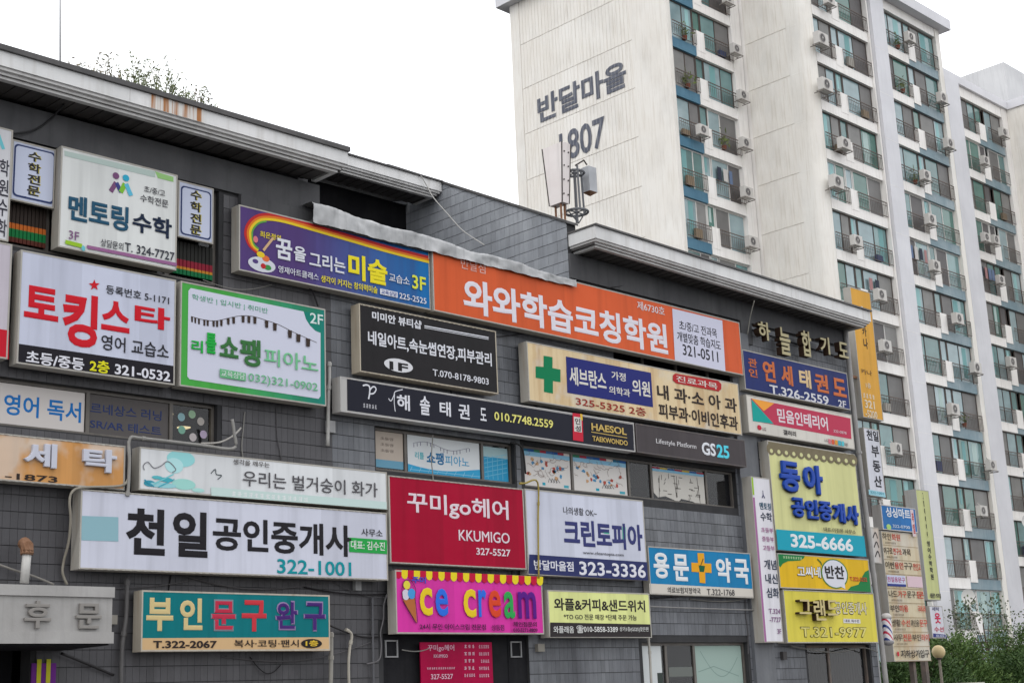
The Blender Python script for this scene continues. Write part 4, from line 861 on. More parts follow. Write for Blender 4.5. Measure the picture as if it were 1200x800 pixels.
  ('g','small_print',5,1.286,0.903,1.53,0.959,(214,170,190)),
  ('g','small_print',3,0.946,0.791,1.202,0.846,(214,170,190)),
  ('g','small_print',5,1.28,0.785,1.524,0.84,(214,170,190)),
  ('g','small_print',3,0.941,0.675,1.196,0.729,(214,170,190)),
  ('g','small_print',5,1.319,0.667,1.518,0.722,(214,170,190)),
  ('g','small_print',3,0.936,0.558,1.19,0.612,(214,170,190)),
  ('g','small_print',5,1.268,0.55,1.511,0.605,(214,170,190)),
  ('g','small_print',5,0.93,0.442,1.185,0.496,(214,170,190)),
  ('g','small_print',5,1.263,0.433,1.505,0.487,(214,170,190)),
 ]),
]

PIPES = [
  ('conduit_pipe', 'white vertical conduit beside the piano school sign', 'pipe', (186, 184, 180), 0.03, [(13.893, -0.08, 7.039), (13.889, -0.08, 6.731), (13.87, -0.08, 6.479), (13.843, -0.08, 5.675)]),
  ('conduit_pipe', 'bent grey conduit over the watercolour sign', 'pipe', (150, 148, 144), 0.024, [(10.209, -0.33, 4.624), (10.221, -0.33, 4.734), (10.228, -0.33, 5.093), (10.226, -0.33, 5.399), (10.437, -0.33, 5.425), (11.339, -0.33, 5.42), (11.921, -0.33, 5.422), (11.934, -0.33, 5.654), (11.898, -0.33, 5.852)]),
  ('cable', 'white cable looping off the bent conduit toward the wall', 'cable', (176, 172, 166), 0.014, [(11.365, -0.34, 5.444), (11.694, -0.3, 5.493), (12.001, -0.2, 5.637), (12.208, -0.1, 5.794)]),
  ('cable', 'pale cable hanging down the left side of the large white sign', 'cable', (150, 144, 132), 0.018, [(10.229, -0.3, 4.839), (10.091, -0.34, 4.735), (9.559, -0.34, 4.675), (9.394, -0.34, 4.615), (9.35, -0.34, 4.475), (9.395, -0.3, 4.245), (9.429, -0.2, 3.954), (9.424, -0.1, 3.727), (9.422, -0.08, 3.561), (9.49, -0.08, 3.412)]),
  ('vent_pipe', 'short white vent pipe with a rusty cap above the canopy', 'pipe', (202, 200, 196), 0.06, [(8.78, -0.3, 3.39), (8.802, -0.3, 3.782)]),
  ('cable', 'thin grey cable slanting to the canopy from the left edge', 'cable', (140, 136, 130), 0.016, [(8.392, -0.12, 3.67), (8.74, -0.12, 3.568), (8.989, -0.12, 3.504), (9.28, -0.12, 3.403)]),
  ('conduit_pipe', 'thin grey vertical pipe left of the teal sign', 'pipe', (96, 94, 94), 0.03, [(10.366, -0.1, 3.531), (10.365, -0.1, 3.025), (10.313, -0.1, 2.571), (10.307, -0.1, 1.789)]),
  ('conduit_pipe', 'pale vertical pipe under the right end of the teal sign', 'pipe', (150, 146, 138), 0.034, [(13.821, -0.14, 2.809), (13.816, -0.14, 2.429), (13.789, -0.14, 1.68)]),
  ('conduit_pipe', 'bent cream pipe on the tiled wall right of the teal sign', 'pipe', (178, 172, 160), 0.022, [(14.153, -0.1, 2.842), (14.227, -0.1, 2.804), (14.25, -0.1, 2.736), (14.21, -0.1, 2.582), (14.18, -0.1, 2.333), (14.185, -0.1, 1.933)]),
  ('cable', 'black cable across the wall between teal and pink signs', 'cable', (36, 34, 36), 0.014, [(13.768, -0.2, 2.896), (14.164, -0.1, 2.804), (14.497, -0.06, 2.743), (14.856, -0.06, 2.74)]),
  ('cable', 'grey cable draped down beside the pink sign', 'cable', (104, 102, 104), 0.012, [(14.971, -0.1, 3.404), (14.901, -0.1, 3.233), (14.904, -0.08, 3.016), (14.841, -0.08, 2.817), (14.848, -0.08, 2.581), (14.791, -0.08, 2.386), (14.564, -0.06, 2.331)]),
  ('conduit_pipe', 'slim grey pipe on the dark tiles left of the pink sign', 'pipe', (92, 92, 96), 0.02, [(14.703, -0.06, 3.352), (14.698, -0.06, 2.818), (14.694, -0.06, 1.923)]),
  ('gas_pipe', 'thin yellow pipe running down over the dry cleaner sign', 'pipe', (158, 140, 62), 0.016, [(17.836, -0.34, 5.35), (17.956, -0.34, 5.364), (18.27, -0.34, 5.403), (18.237, -0.34, 4.741), (18.211, -0.34, 4.256), (18.187, -0.34, 3.729)]),
  ('rod', 'thin steel rod across the wall under the pharmacy sign', 'rod', (150, 148, 146), 0.012, [(21.36, -0.12, 3.316), (22.439, -0.12, 3.304), (24.812, -0.12, 3.295)]),
  ('conduit_pipe', 'pale vertical pipe down the waffle sign and the lower window', 'pipe', (176, 172, 164), 0.024, [(21.245, -0.14, 2.746), (21.267, -0.14, 2.465), (21.247, -0.14, 1.562)]),
  ('drain_pipe', 'long pale grey drainpipe down the right corner of the shop building', 'pipe', (160, 158, 156), 0.06, [(29.232, -0.1, 10.202), (29.242, -0.1, 9.953), (29.268, -0.1, 6.965), (29.369, -0.1, 4.409), (29.447, -0.1, 1.471)]),
  ('cable', 'white cable dangling from the roof edge across the tiled gable', 'cable', (176, 174, 170), 0.011, [(19.097, 3.45, 12.463), (19.241, 3.4, 12.22), (19.216, 3.2, 11.923), (19.077, 2.6, 11.341), (18.889, 2.0, 10.815), (17.417, -0.1, 9.684)]),
  ('cable', 'black cable sagging along the beam at top left', 'cable', (34, 34, 36), 0.014, [(8.332, -0.1, 9.498), (8.546, -0.1, 9.554), (8.803, -0.08, 9.69), (9.019, -0.08, 9.907), (9.092, -0.3, 10.064)]),
  ('cable', 'thin cable hanging from the eave near the gold letters', 'cable', (160, 158, 150), 0.012, [(25.068, -0.5, 9.833), (25.142, -0.3, 9.509), (25.207, -0.15, 9.17)]),
  ('cable', 'black cable sagging between the two middle windows', 'cable', (40, 38, 38), 0.016, [(17.878, -0.1, 6.11), (18.035, -0.12, 6.099), (18.162, -0.12, 5.989), (18.224, -0.1, 5.583)]),
  ('cable', 'dark cable down the wall below the rainbow sign', 'cable', (44, 42, 44), 0.016, [(13.377, -0.1, 8.237), (13.574, -0.08, 8.153), (13.696, -0.06, 7.932)]),
  ('cable', 'grey cable sagging across the shutter under the mustard sign', 'cable', (110, 108, 104), 0.014, [(25.831, -0.1, 2.583), (26.879, -0.08, 2.475), (27.657, -0.08, 2.439), (28.611, -0.1, 2.535), (29.224, -0.1, 2.435)]),
  ('cable', 'dark cable slanting on the wall beside the canopy', 'cable', (40, 38, 40), 0.02, [(9.428, -0.1, 2.519), (9.763, -0.08, 2.403), (10.217, -0.06, 2.233)]),
  ('lightning_rod', 'thin grey rod rising from the roof edge at top left', 'rod', (176, 176, 178), 0.012, [(9.008, -0.2, 12.229), (9.061, -0.2, 10.748)]),
]


# ------------------------------------------------------------------ ground
g = MB(); g.poly([(-600, -600, 0), (900, -600, 0), (900, 900, 0), (-600, 900, 0)])
go = g.build('ground', weathered('asphalt', C3(.05, .05, .052), C3(.075, .074, .072), .9, .6), kind='structure')
pv = MB(); pv.box(0, -4.2, .0, 45, -.02, .13)
pv.build('pavement', weathered('pavement_concrete', C3(.26, .25, .24), C3(.33, .32, .30), .9, 1.5), kind='structure')

# ------------------------------------------------------------------ shop building
shop = thing('shop_building', 'dark grey tiled three storey shop building covered in signs', 'building', (2, 0, 0))
SX = 2.0
XR = 29.35
XT0, XT1 = 13.76, 19.76      # roof terrace recess on the top floor
def sp(mb, name, mat, parent=None, **k):
    """shop part given in world metres"""
    mb.v = [(x - SX, y, z) for x, y, z in mb.v]
    return mb.build(name, mat, parent or shop, **k)
OPEN = [  # x0,z0,x1,z1, sort
    (8.30, 5.47, 11.86, 6.12, 'w2left'), (8.35, 7.95, 11.86, 9.48, 'w3left'),
    (14.88, 5.40, 18.06, 6.12, 'w2mid'), (18.30, 5.38, 24.56, 6.14, 'w2right'),
    (20.90, 8.02, 25.02, 9.42, 'w3right'),
    (14.95, .13, 18.20, 2.80, 'entrance'), (21.22, 1.55, 24.50, 2.66, 'w1'), (26.60, .13, 29.05, 2.60, 'shutter'), (6.6, .13, 9.05, 2.60, 'door')]
def clear(x0, z0, x1, z1):
    return all(x1 <= o[0] or x0 >= o[2] or z1 <= o[1] or z0 >= o[3] for o in OPEN)
xs = sorted({2.0, XR} | {o[0] for o in OPEN} | {o[2] for o in OPEN})
WT = 10.0
TER = 9.2                     # terrace floor
zs = sorted({0.0, TER, WT} | {o[1] for o in OPEN} | {o[3] for o in OPEN})
wall = MB()
for i in range(len(xs) - 1):
    for j in range(len(zs) - 1):
        x0, x1, z0, z1 = xs[i], xs[i + 1], zs[j], zs[j + 1]
        if not clear(x0 + .001, z0 + .001, x1 - .001, z1 - .001): continue
        segs = [(x0, x1)]
        if z0 >= TER - .001:
            segs = [(a, b) for a, b in ((x0, min(x1, XT0)), (max(x0, XT1), x1)) if b - a > .01]
        for a, b in segs: wall.box(a, 0.0, z0, b, .26, z1)
front = sp(wall, 'front_wall', M_GROUT)
# single wall tiles, 105 x 220 mm
TW, TH, GP = .108, .222, .008
tile_me = {}
def tile_mesh(mat):
    if mat.name not in tile_me:
        b = MB(); b.box(0, 0, 0, TW - .0035, .012, TH - .011, True); t = b.mesh('tile'); t.materials.append(mat); tile_me[mat.name] = t
    return tile_me[mat.name]
cand = []; sgn = [d['rect'] for d, e in SIGNS]
nx = int((XR - 2.0) / TW); nz = int((9.46 - .13) / TH)
rest = {M_TILE.name: MB(), M_TILE_DK.name: MB()}
for j in range(nz):
    for i in range(nx):
        x = 2.0 + i * TW; z = .13 + j * TH
        if not clear(x, z, x + TW, z + TH): continue
        if z + TH > TER and XT0 - .05 < x + TW and x < XT1: continue
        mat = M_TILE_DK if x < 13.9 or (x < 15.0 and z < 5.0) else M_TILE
        hid = any(x + TW > r[0] and x < r[2] and z + TH > r[1] and z < r[3] for r in sgn)
        cand.append((x, z, mat, hid))
vis = sorted([c for c in cand if not c[3] and c[0] > 8.2 and c[1] > 2.3], key=lambda c: c[0] ** 2 + (c[1] - 1.6) ** 2 + 324)[:300]
vs_ = {(c[0], c[1]) for c in vis}
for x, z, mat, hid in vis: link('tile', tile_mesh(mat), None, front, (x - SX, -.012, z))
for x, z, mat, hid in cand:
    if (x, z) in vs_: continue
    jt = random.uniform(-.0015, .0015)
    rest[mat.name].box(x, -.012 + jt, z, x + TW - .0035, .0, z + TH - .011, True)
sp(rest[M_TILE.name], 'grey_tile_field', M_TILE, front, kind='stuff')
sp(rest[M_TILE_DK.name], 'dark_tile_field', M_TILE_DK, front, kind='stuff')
# smooth concrete beam under the eaves, corner pillars
b = MB(); b.box(2, -.05, 9.50, XT0, -.001, 9.998); sp(b, 'beam', M_BEAM)
b = MB(); b.box(XT1 + .003, -.05, 9.50, XR, -.001, 9.998); sp(b, 'beam', M_BEAM)
b = MB(); b.box(25.1, -.07, 9.0, 25.5, -.016, 9.499); sp(b, 'pillar', M_BEAM)
b = MB(); b.box(24.62, -.09, .13, 25.3, -.016, 9.2); sp(b, 'pillar', M_TILE)
b = MB(); b.box(12.2, -.10, 9.30, 13.74, -.014, 9.49); sp(b, 'ledge', M_BEAM)
# inside: floors, side walls, back wall
b = MB()
b.box(2, 9.0, 0, XR, 9.25, 12.3); sp(b, 'back_wall', M_GROUT)
b = MB(); b.box(2, .26, 0, 2.2, 9.0, 10.2); sp(b, 'side_wall', M_GROUT)
b = MB(); b.box(XR - .2, .26, 0, XR, 9.0, 10.2); sp(b, 'side_wall', M_CONC)
for z in (3.1, 6.4, TER - .2):
    b = MB(); b.box(2.2, .262, z - .1, XR - .2, 8.99, z + .1); sp(b, 'floor_slab', M_INTER)
b = MB(); b.box(2.2, 3.4, 0.0, XR - .2, 3.5, 9.0); sp(b, 'partition_wall', M_INTER)
# terrace: back wall, tiled gable, floor
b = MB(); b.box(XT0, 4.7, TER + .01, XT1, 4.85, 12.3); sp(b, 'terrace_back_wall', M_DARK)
tw_ = MB(); pp = [(.27, TER + .01), (4.7, TER + .01), (4.7, 11.3), (.27, 10.35)]
tw_.v = [(XT0 - .2, y, z) for y, z in pp] + [(XT0, y, z) for y, z in pp]
tw_.f = [(0, 3, 2, 1), (4, 5, 6, 7), (0, 1, 5, 4), (1, 2, 6, 5), (2, 3, 7, 6), (3, 0, 4, 7)]
sp(tw_, 'terrace_side_wall', M_TILE_DK)
gb = MB()
def prof_z(y): return 10.62 + .525 * y
gb.v = []
def gable(x0, x1, pts):
    n = len(pts); bb = len(gb.v)
    gb.v += [(x0, y, z) for y, z in pts] + [(x1, y, z) for y, z in pts]
    gb.f.append(tuple(bb + i for i in range(n))); gb.f.append(tuple(bb + n + i for i in reversed(range(n))))
    for i in range(n):
        j = (i + 1) % n; gb.f.append((bb + i, bb + j, bb + n + j, bb + n + i)[::-1])
gable(XT1 + .001, XT1 + .25, [(.0, TER), (.0, prof_z(0)), (5.2, prof_z(5.2)), (5.2, TER)])
gw = sp(gb, 'gable_wall', M_GROUT)
gt = MB(); yw = .13
for j in range(20):
    z = TER + j * TH
    for i in range(40):
        y = i * yw
        if y + yw > 5.2: continue
        ya, yb = y, y + yw - .004
        za, zb = min(z + TH - .011, prof_z(ya) - .012), min(z + TH - .011, prof_z(yb) - .012)
        if zb < z + .01: continue
        za = max(za, z + .005)
        jt = random.uniform(-.002, .002); xa, xb = XT1 - .012 + jt, XT1
        k = len(gt.v)
        gt.v += [(xa, ya, z), (xa, yb, z), (xa, yb, zb), (xa, ya, za), (xb, ya, z), (xb, yb, z), (xb, yb, zb), (xb, ya, za)]
        gt.f += [(k + 1, k, k + 3, k + 2), (k, k + 4, k + 7, k + 3), (k + 5, k + 1, k + 2, k + 6), (k + 2, k + 3, k + 7, k + 6), (k, k + 1, k + 5, k + 4)]
gm = weathered('gable_tile', C3(.255, .27, .295), C3(.32, .335, .36), .5, 1.0, .3, .3, C3(.13, .13, .14), .10, fine=16, big=.5)
sp(gt, 'gable_tile_field', gm, gw, kind='stuff')
b = MB()
for y0, y1 in ((-.05, 5.25),):
    v = [(XT1 - .05, y0, prof_z(y0)), (XT1 + .28, y0, prof_z(y0)), (XT1 + .28, y1, prof_z(y1)), (XT1 - .05, y1, prof_z(y1))]
    bb = len(b.v); b.v += v + [(x, y, z + .05) for x, y, z in v]
    b.f += [(bb + 3, bb + 2, bb + 1, bb), (bb + 4, bb + 5, bb + 6, bb + 7), (bb, bb + 1, bb + 5, bb + 4), (bb + 1, bb + 2, bb + 6, bb + 5), (bb + 2, bb + 3, bb + 7, bb + 6), (bb + 3, bb, bb + 4, bb + 7)]
sp(b, 'gable_flashing', M_CAP)
# eaves
E_ = .70
def lerp(a, c, t): return a + (c - a) * t
def xbox(mb, x0, x1, y0, y1, z0, z1, dz):
    """box running along X whose far end sits dz lower"""
    i = len(mb.v); mb.box(x0, y0, z0, x1, y1, z1)
    for k in range(i, i + 8):
        x, y, z = mb.v[k]
        mb.v[k] = (x, y, z + dz * (x - x0) / (x1 - x0))
def eave(x0, x1, ybase, zt, dz=0.0, cap=.075, fh=.215, ends=(0, 0), e=E_, slats=True):
    c = MB(); xbox(c, x0 - .02, x1 + .02, ybase - e - .045, ybase + .3, zt - cap, zt, dz); sp(c, 'roof_edge_cap', M_CAP)
    c = MB(); xbox(c, x0, x1, ybase - e, ybase - e + .12, zt - cap - fh, zt - cap - .001, dz)
    zb = zt - cap - fh
    n = max(2, int((x1 - x0) / 3.1))
    for sgn_, xe in ((0, x0), (1, x1)):
        if ends[sgn_]: xbox(c, xe if not sgn_ else xe - .12, xe + .12 if not sgn_ else xe, ybase - e + .121, ybase, zb, zt - cap - .001, dz if sgn_ else 0.0)
    fa = sp(c, 'fascia', M_FASCIA)
    for k in range(1, n):
        j = MB(); xx = lerp(x0, x1, k / n); zz = dz * k / n; j.box(xx - .006, ybase - e - .0025, zb + zz, xx + .006, ybase - e + .01, zt - cap + zz); sp(j, 'fascia_joint', M_MOULD, fa)
    for k, (st, h) in enumerate(((.03, .044), (.08, .044), (.12, .044))):
        c = MB(); z1 = zb - .044 * k - .0005
        xbox(c, x0 + st * ends[0], x1 - st * ends[1], ybase - e + st, ybase - e + st + .09, z1 - h, z1, dz)
        for sgn_, xe in ((0, x0), (1, x1)):
            if ends[sgn_]: xbox(c, xe + st if not sgn_ else xe - st - .09, xe + st + .09 if not sgn_ else xe - st, ybase - e + st + .091, ybase, z1 - h, z1, dz if sgn_ else 0.0)
        sp(c, 'moulding', M_MOULD)
    zsf = zb - .12
    c = MB(); w = .11; nn = int((x1 - x0 - .3) / w)
    for k in range(nn):
        xa = x0 + .15 + k * w; d = dz * (xa - x0) / (x1 - x0)
        c.box(xa, ybase - e + .16, zsf + d + (.012 if k % 2 else 0), xa + w - .006, ybase + .02, zsf + d + .03)
    xbox(c, x0 + .05, x1 - .05, ybase - e + .1, ybase + .02, zsf + .031, zsf + .05, dz)
    sp(c, 'soffit', M_SOFFIT)
eave(2.0, 13.84, 0.0, 10.475, 0.0, ends=(0, 1))
eave(XT1 + .03, 29.42, 0.0, 10.42, -.15, cap=.035, fh=.245, ends=(1, 1))
eave(13.6, XT1 - .03, 4.2, 12.50, 0.0, cap=.03, fh=.21, ends=(0, 1))
# sloping roofs behind the eaves
def slope(x0, x1, y0, z0, y1, z1, name='roof'):
    c = MB(); c.v = [(x0, y0, z0), (x1, y0, z0), (x1, y1, z1), (x0, y1, z1), (x0, y0, z0 - .12), (x1, y0, z0 - .12), (x1, y1, z1 - .12), (x0, y1, z1 - .12)]
    c.f = [(0, 1, 2, 3), (7, 6, 5, 4), (0, 4, 5, 1), (1, 5, 6, 2), (2, 6, 7, 3), (3, 7, 4, 0)]
    return sp(c, name, M_ROOF)
slope(2.0, XT0, .25, 10.46, 9.2, 12.4)
slope(XT1 + .25, XR, .25, 10.28, 9.2, 14.2)
slope(XT0 - .2, XT1, 4.6, 12.5, 9.2, 13.6)
# rust streaks under the weeds: real stain on the fascia paint
rm, rn, rl, rp = base_mat('rust_run')
tcx = noise(rn, rl, 9.0, 3, (1.6, 1, .05))
hgt = noise(rn, rl, 3.0, 3, (2, 1, .3))
rl.new(mixrgb(rn, rl, ramp(rn, rl, tcx, .45, .58), C3(.62, .60, .57), C3(.36, .15, .05)), rp.inputs['Base Color'])
rp.inputs['Roughness'].default_value = .85
st_ = MB(); st_.box(10.22, -E_ - .003, 10.19, 11.12, -E_ + .02, 10.398); sp(st_, 'rust_stained_fascia', rm)

# ---- windows of the shop building (frame > panes, stickers)
def window(op, mull, name='window', fr=.045, depth=.09, rail=None, mat=M_ALU):
    x0, z0, x1, z1 = op[:4]
    b = MB(); y0, y1 = depth, depth + .06
    b.box(x0, y0, z0, x1, y1, z0 + fr); b.box(x0, y0, z1 - fr, x1, y1, z1)
    b.box(x0, y0, z0 + fr, x0 + fr, y1, z1 - fr); b.box(x1 - fr, y0, z0 + fr, x1, y1, z1 - fr)
    for m in mull: b.box(m - fr * .6, y0 + .002, z0 + fr, m + fr * .6, y1 - .002, z1 - fr)
    w = sp(b, name, mat)
    ed = [x0 + fr] + list(mull) + [x1 - fr]
    for k in range(len(ed) - 1):
        p = MB(); p.box(ed[k] + fr * .6, y0 + .03, z0 + fr, ed[k + 1] - fr * .6, y0 + .036, z1 - fr); sp(p, 'pane', M_GLASS, w)
    return w, y0 + .028
def sticker(w, y, r, h, name='sticker', layer=0):
    p = MB(); p.box(r[0], y - .003 - layer * .002, r[1], r[2], y - .001 - layer * .002, r[3]); return sp(p, name, flat(h, .5), w)
def stext(w, y, t, r, h, wt=.02):
    queue_text(w, 'lettering', t, r[0] - SX, r[1], r[2] - SX, r[3], flat(h, .5), wt, .003, y)
def strokes(w, y, h, wd, lines, name='drawn_lines'):
    b = MB()
    for pts in lines: stroke_mesh(b, pts, wd, y)
    sp(b, name, flat(h, .6), w)
def stroke_mesh(b, pts, wd, y):
    P = [Vector((p[0], 0, p[1])) for p in pts]
    L, R = [], []
    for i, p in enumerate(P):
        d = (P[min(i + 1, len(P) - 1)] - P[max(i - 1, 0)]).normalized(); nrm = Vector((-d.z, 0, d.x)) * (wd / 2)
        L.append(p + nrm); R.append(p - nrm)
    for i in range(len(P) - 1):
        b.poly([(R[i].x, y, R[i].z), (R[i + 1].x, y, R[i + 1].z), (L[i + 1].x, y, L[i + 1].z), (L[i].x, y, L[i].z)])
w, y = window(OPEN[0], [9.81, 11.135])
sticker(w, y, (8.35, 5.52, 9.77, 6.07), 'd2ccc8'); stext(w, y - .004, '영어 독서', (8.60, 5.64, 9.72, 5.93), '2474bc', .035)
sticker(w, y, (9.85, 5.52, 11.10, 6.07), '5f5b5a'); stext(w, y - .004, '르네상스 러닝', (9.86, 5.80, 10.99, 5.95), '33406c', .025); stext(w, y - .004, 'SR/AR 테스트', (9.86, 5.585, 10.99, 5.72), '33406c', .025)
for k, (a, c, h) in enumerate(((.12, .36, '8fb3b8'), (.3, .42, '9ab89a'), (.13, .17, '7fae9a'), (.45, .33, 'b4aea8'), (.32, .08, 'c0b8b8'), (.5, .14, 'b8a8c0'))):
    e = MB(); e.lathe([(.062, 0), (.062, .001)], 14, (11.2 + a, y, 5.54 + c), 'y')
    e.f.append(tuple(range(14, 28))); sp(e, 'sticker', flat(h, .5), w)
for a, c in ((11.26, 6.03), (11.56, 5.86)):
    e = MB(); e.box(a, .5, c - .02, a + .16, .62, c); sp(e, 'ceiling_lamp', M_LAMP)
w, y = window(OPEN[1], [9.1, 11.02], fr=.06)
for x0, x1, bands in ((8.46, 9.08, (('38302c', 8.30, 8.60), ('c0672c', 8.22, 8.30), ('1c7440', 8.10, 8.22), ('5a3028', 8.03, 8.10))), (11.08, 11.80, (('30302e', 8.28, 8.56), ('8a2838', 8.17, 8.28), ('c08030', 8.13, 8.17), ('1c6a40', 8.05, 8.13)))):
    for h, z0, z1 in bands:
        c = MB(); n = 11
        for k in range(n):
            a = lerp(x0, x1, k / n); c.box(a, .052, z0, a + (x1 - x0) / n * .78, .08, z1)
        c.box(x0, .07, z0, x1, .085, z1); sp(c, 'corrugated_strip', flat(h, .6), w)
w, y = window(OPEN[2], [15.60, 17.36])
sticker(w, y, (14.93, 5.60, 15.56, 6.07), 'b8aca0'); sticker(w, y, (14.93, 5.47, 15.56, 5.60), '6a9cb4', layer=1)
for k in range(3): stext(w, y - .004, '초등영어'[:3], (15.08, 5.93 - k * .1, 15.35, 5.98 - k * .1), '8a8078', .01)
sticker(w, y, (15.66, 5.45, 17.31, 6.09), 'd6dadc')
stext(w, y - .004, '리틀', (15.82, 5.68, 16.02, 5.80), '48b0bc', .03); stext(w, y - .004, '쇼팽', (16.08, 5.62, 16.47, 5.83), '206c9c', .05); stext(w, y - .004, '피아노', (16.5, 5.63, 17.06, 5.80), '50a0c8', .02)
strokes(w, y - .006, '50466c', .012, [[(15.8 + i * .075, 5.93 + .05 * math.sin(i * .42)), (15.8 + i * .075, 5.87 + .05 * math.sin(i * .42))] for i in range(18) if i % 4 != 3], 'printed_keys')
strokes(w, y - .006, '50466c', .006, [[(15.78 + i * .08, 5.935 + .05 * math.sin(i * .44)) for i in range(17)]])
wv = MB(); up = [(15.66 + i * .11, 5.58 - .06 * math.sin(i * .25)) for i in range(16)]
wv.poly([(15.66, y - .005, 5.45), (17.31, y - .005, 5.45)] + [(a, y - .005, c) for a, c in reversed(up)]); sp(wv, 'printed_wave', flat('3ca0cc', .5), w)
strokes(w, y - .0065, '9ccfe2', .008, [[(15.7 + k * .2, 5.46), (15.75 + k * .2, 5.54)] for k in range(8)] + [[(15.7, 5.49), (17.3, 5.49)]])
sticker(w, y, (17.40, 5.45, 18.0, 6.04), '3496c0'); sticker(w, y, (17.40, 5.86, 18.0, 6.04), 'a4c0c4', layer=1)
strokes(w, y - .006, '7cc0d8', .01, [[(17.42, 5.5 + k * .08), (17.98, 5.62 + k * .08)] for k in range(5)] + [[(17.5 + k * .12, 5.47), (17.5 + k * .12, 5.9)] for k in range(4)])
w, y = window(OPEN[3], [19.66, 21.26, 21.94, 23.68])
for (a, c), sd in (((18.36, 19.62), 3), ((19.71, 21.21), 5)):
    sticker(w, y, (a, 5.42, c, 6.10), 'd8d4d0'); rr = random.Random(sd)
    sk = MB(); n = 8
    for k in range(n):
        x0 = lerp(a, c, k / n); q = MB(); q.box(x0, y - .0065, 6.05, lerp(a, c, (k + 1) / n), y - .005, 6.10); sp(q, 'printed_band', flat(('2c5c9c', 'a83848', 'd8d0c8', '2c6c8c', '2c5c9c', '3c7c5c', 'a83848', '44689c')[(k + sd) % 8], .5), w)
    q = MB(); q.box(a, y - .0052, 5.97, c, y - .004, 6.05); sp(q, 'printed_band', flat('8cc0dc', .5), w)
    ls = []
    for k in range(26):
        x0, z0 = rr.uniform(a + .1, c - .1), rr.uniform(5.62, 6.0); pts = [(x0, z0)]
        ang = rr.uniform(0, 6.28)
        for _ in range(5):
            ang += rr.uniform(-1.1, 1.1); pts.append((min(max(pts[-1][0] + .045 * math.cos(ang), a + .03), c - .03), pts[-1][1] + .03 * math.sin(ang)))
        ls.append(pts)
    strokes(w, y - .007, '7a6258', .007, ls)
    for hh_, k0 in (('b4584c', 6), ('5090b8', 7), ('c8a078', 5)):
        for _ in range(k0):
            x0, z0 = rr.uniform(a + .08, c - .16), rr.uniform(5.6, 5.95); q = MB(); q.poly([(x0 + .05 * rr.uniform(.5, 1.2) * math.cos(t_), y - .0066, z0 + .04 * rr.uniform(.4, 1.2) * math.sin(t_)) for t_ in (0, .8, 1.6, 2.4, 3.2, 4, 4.8, 5.6)]); sp(q, 'printed_patch', flat(hh_, .6), w)
    strokes(w, y - .008, '3a3c44', .012, [[(lerp(a, c, .52) + k * .07, 5.52), (lerp(a, c, .55) + k * .07, 5.60), (lerp(a, c, .6) + k * .07, 5.53)] for k in range(4)])
    sticker(w, y, (lerp(a, c, .4), 5.46, lerp(a, c, .46), 5.51), '2ca0b8', layer=2); sticker(w, y, (lerp(a, c, .85), 5.45, lerp(a, c, .95), 5.5), '50a8b8', layer=2)
pc = MB(); ol = [(22.0, 6.06), (22.0, 5.55), (22.12, 5.46), (22.35, 5.50), (22.62, 5.44), (22.75, 5.41), (22.85, 5.48), (23.2, 5.45), (23.42, 5.40), (23.63, 5.395), (23.63, 6.06)]
pc.poly([(a, y - .004, c) for a, c in ccw(ol)]); sp(pc, 'sticker', flat('ccc8c0', .5), w)
q = MB(); q.box(22.0, y - .0065, 5.98, 23.63, y - .005, 6.03); sp(q, 'printed_band', flat('8cc0dc', .5), w)
for k in range(7):
    q = MB(); q.box(22.0 + k * .233, y - .0075, 6.03, 22.0 + (k + 1) * .233, y - .0065, 6.06); sp(q, 'printed_band', flat(('a83040', 'd0b030', '2c5c9c')[k % 3], .5), w)
rr = random.Random(9); ls = []
for k in range(30):
    x0, z0 = rr.uniform(22.1, 23.5), rr.uniform(5.5, 5.95); d = rr.choice(((.12, .0), (0, .1), (.05, .06), (.02, -.09))); ls.append([(x0, z0), (x0 + d[0], z0 + d[1])])
ls += [[(22.16, 5.47), (22.2, 5.9)], [(23.45, 5.43), (23.4, 5.95)], [(22.7, 5.5), (22.66, 5.93), (22.74, 5.93), (22.72, 5.5)]]
strokes(w, y - .008, '4a4440', .012, ls)
for a, c in ((21.45, 6.0), (21.4, 5.9), (21.62, 6.05), (24.0, 5.95), (24.3, 5.6)):
    e = MB(); e.box(a, .8, c - .02, a + .13, .86, c); sp(e, 'ceiling_lamp', M_LAMP)
e = MB(); e.box(24.25, .55, 5.43, 24.45, .6, 5.5); sp(e, 'purple_lamp', M_LAMPB)
window(OPEN[4], [21.9, 22.95, 24.0], fr=.06)
w, y = window(OPEN[6], [22.02, 22.88], fr=.055)
sticker(w, y, (21.29, 1.62, 21.90, 2.60), 'ccd0d0'); sticker(w, y, (21.75, 1.62, 21.90, 2.10), '3c4440', layer=1); sticker(w, y, (22.94, 1.62, 24.43, 2.60), '98aca4')
sticker(w, y, (22.10, 2.02, 22.82, 2.2), '6c706c'); 
strokes(w, y - .004, '78908a', .014, [[(23.1 + i * .1, 2.5 - .5 * math.sin(i * .24)) for i in range(13)], [(23.0, 2.1), (23.5, 2.2), (24.3, 2.0)]])
b = MB(); b.box(21.15, -.06, 1.47, 24.55, .05, 1.545); sp(b, 'window_sill', M_CONC)
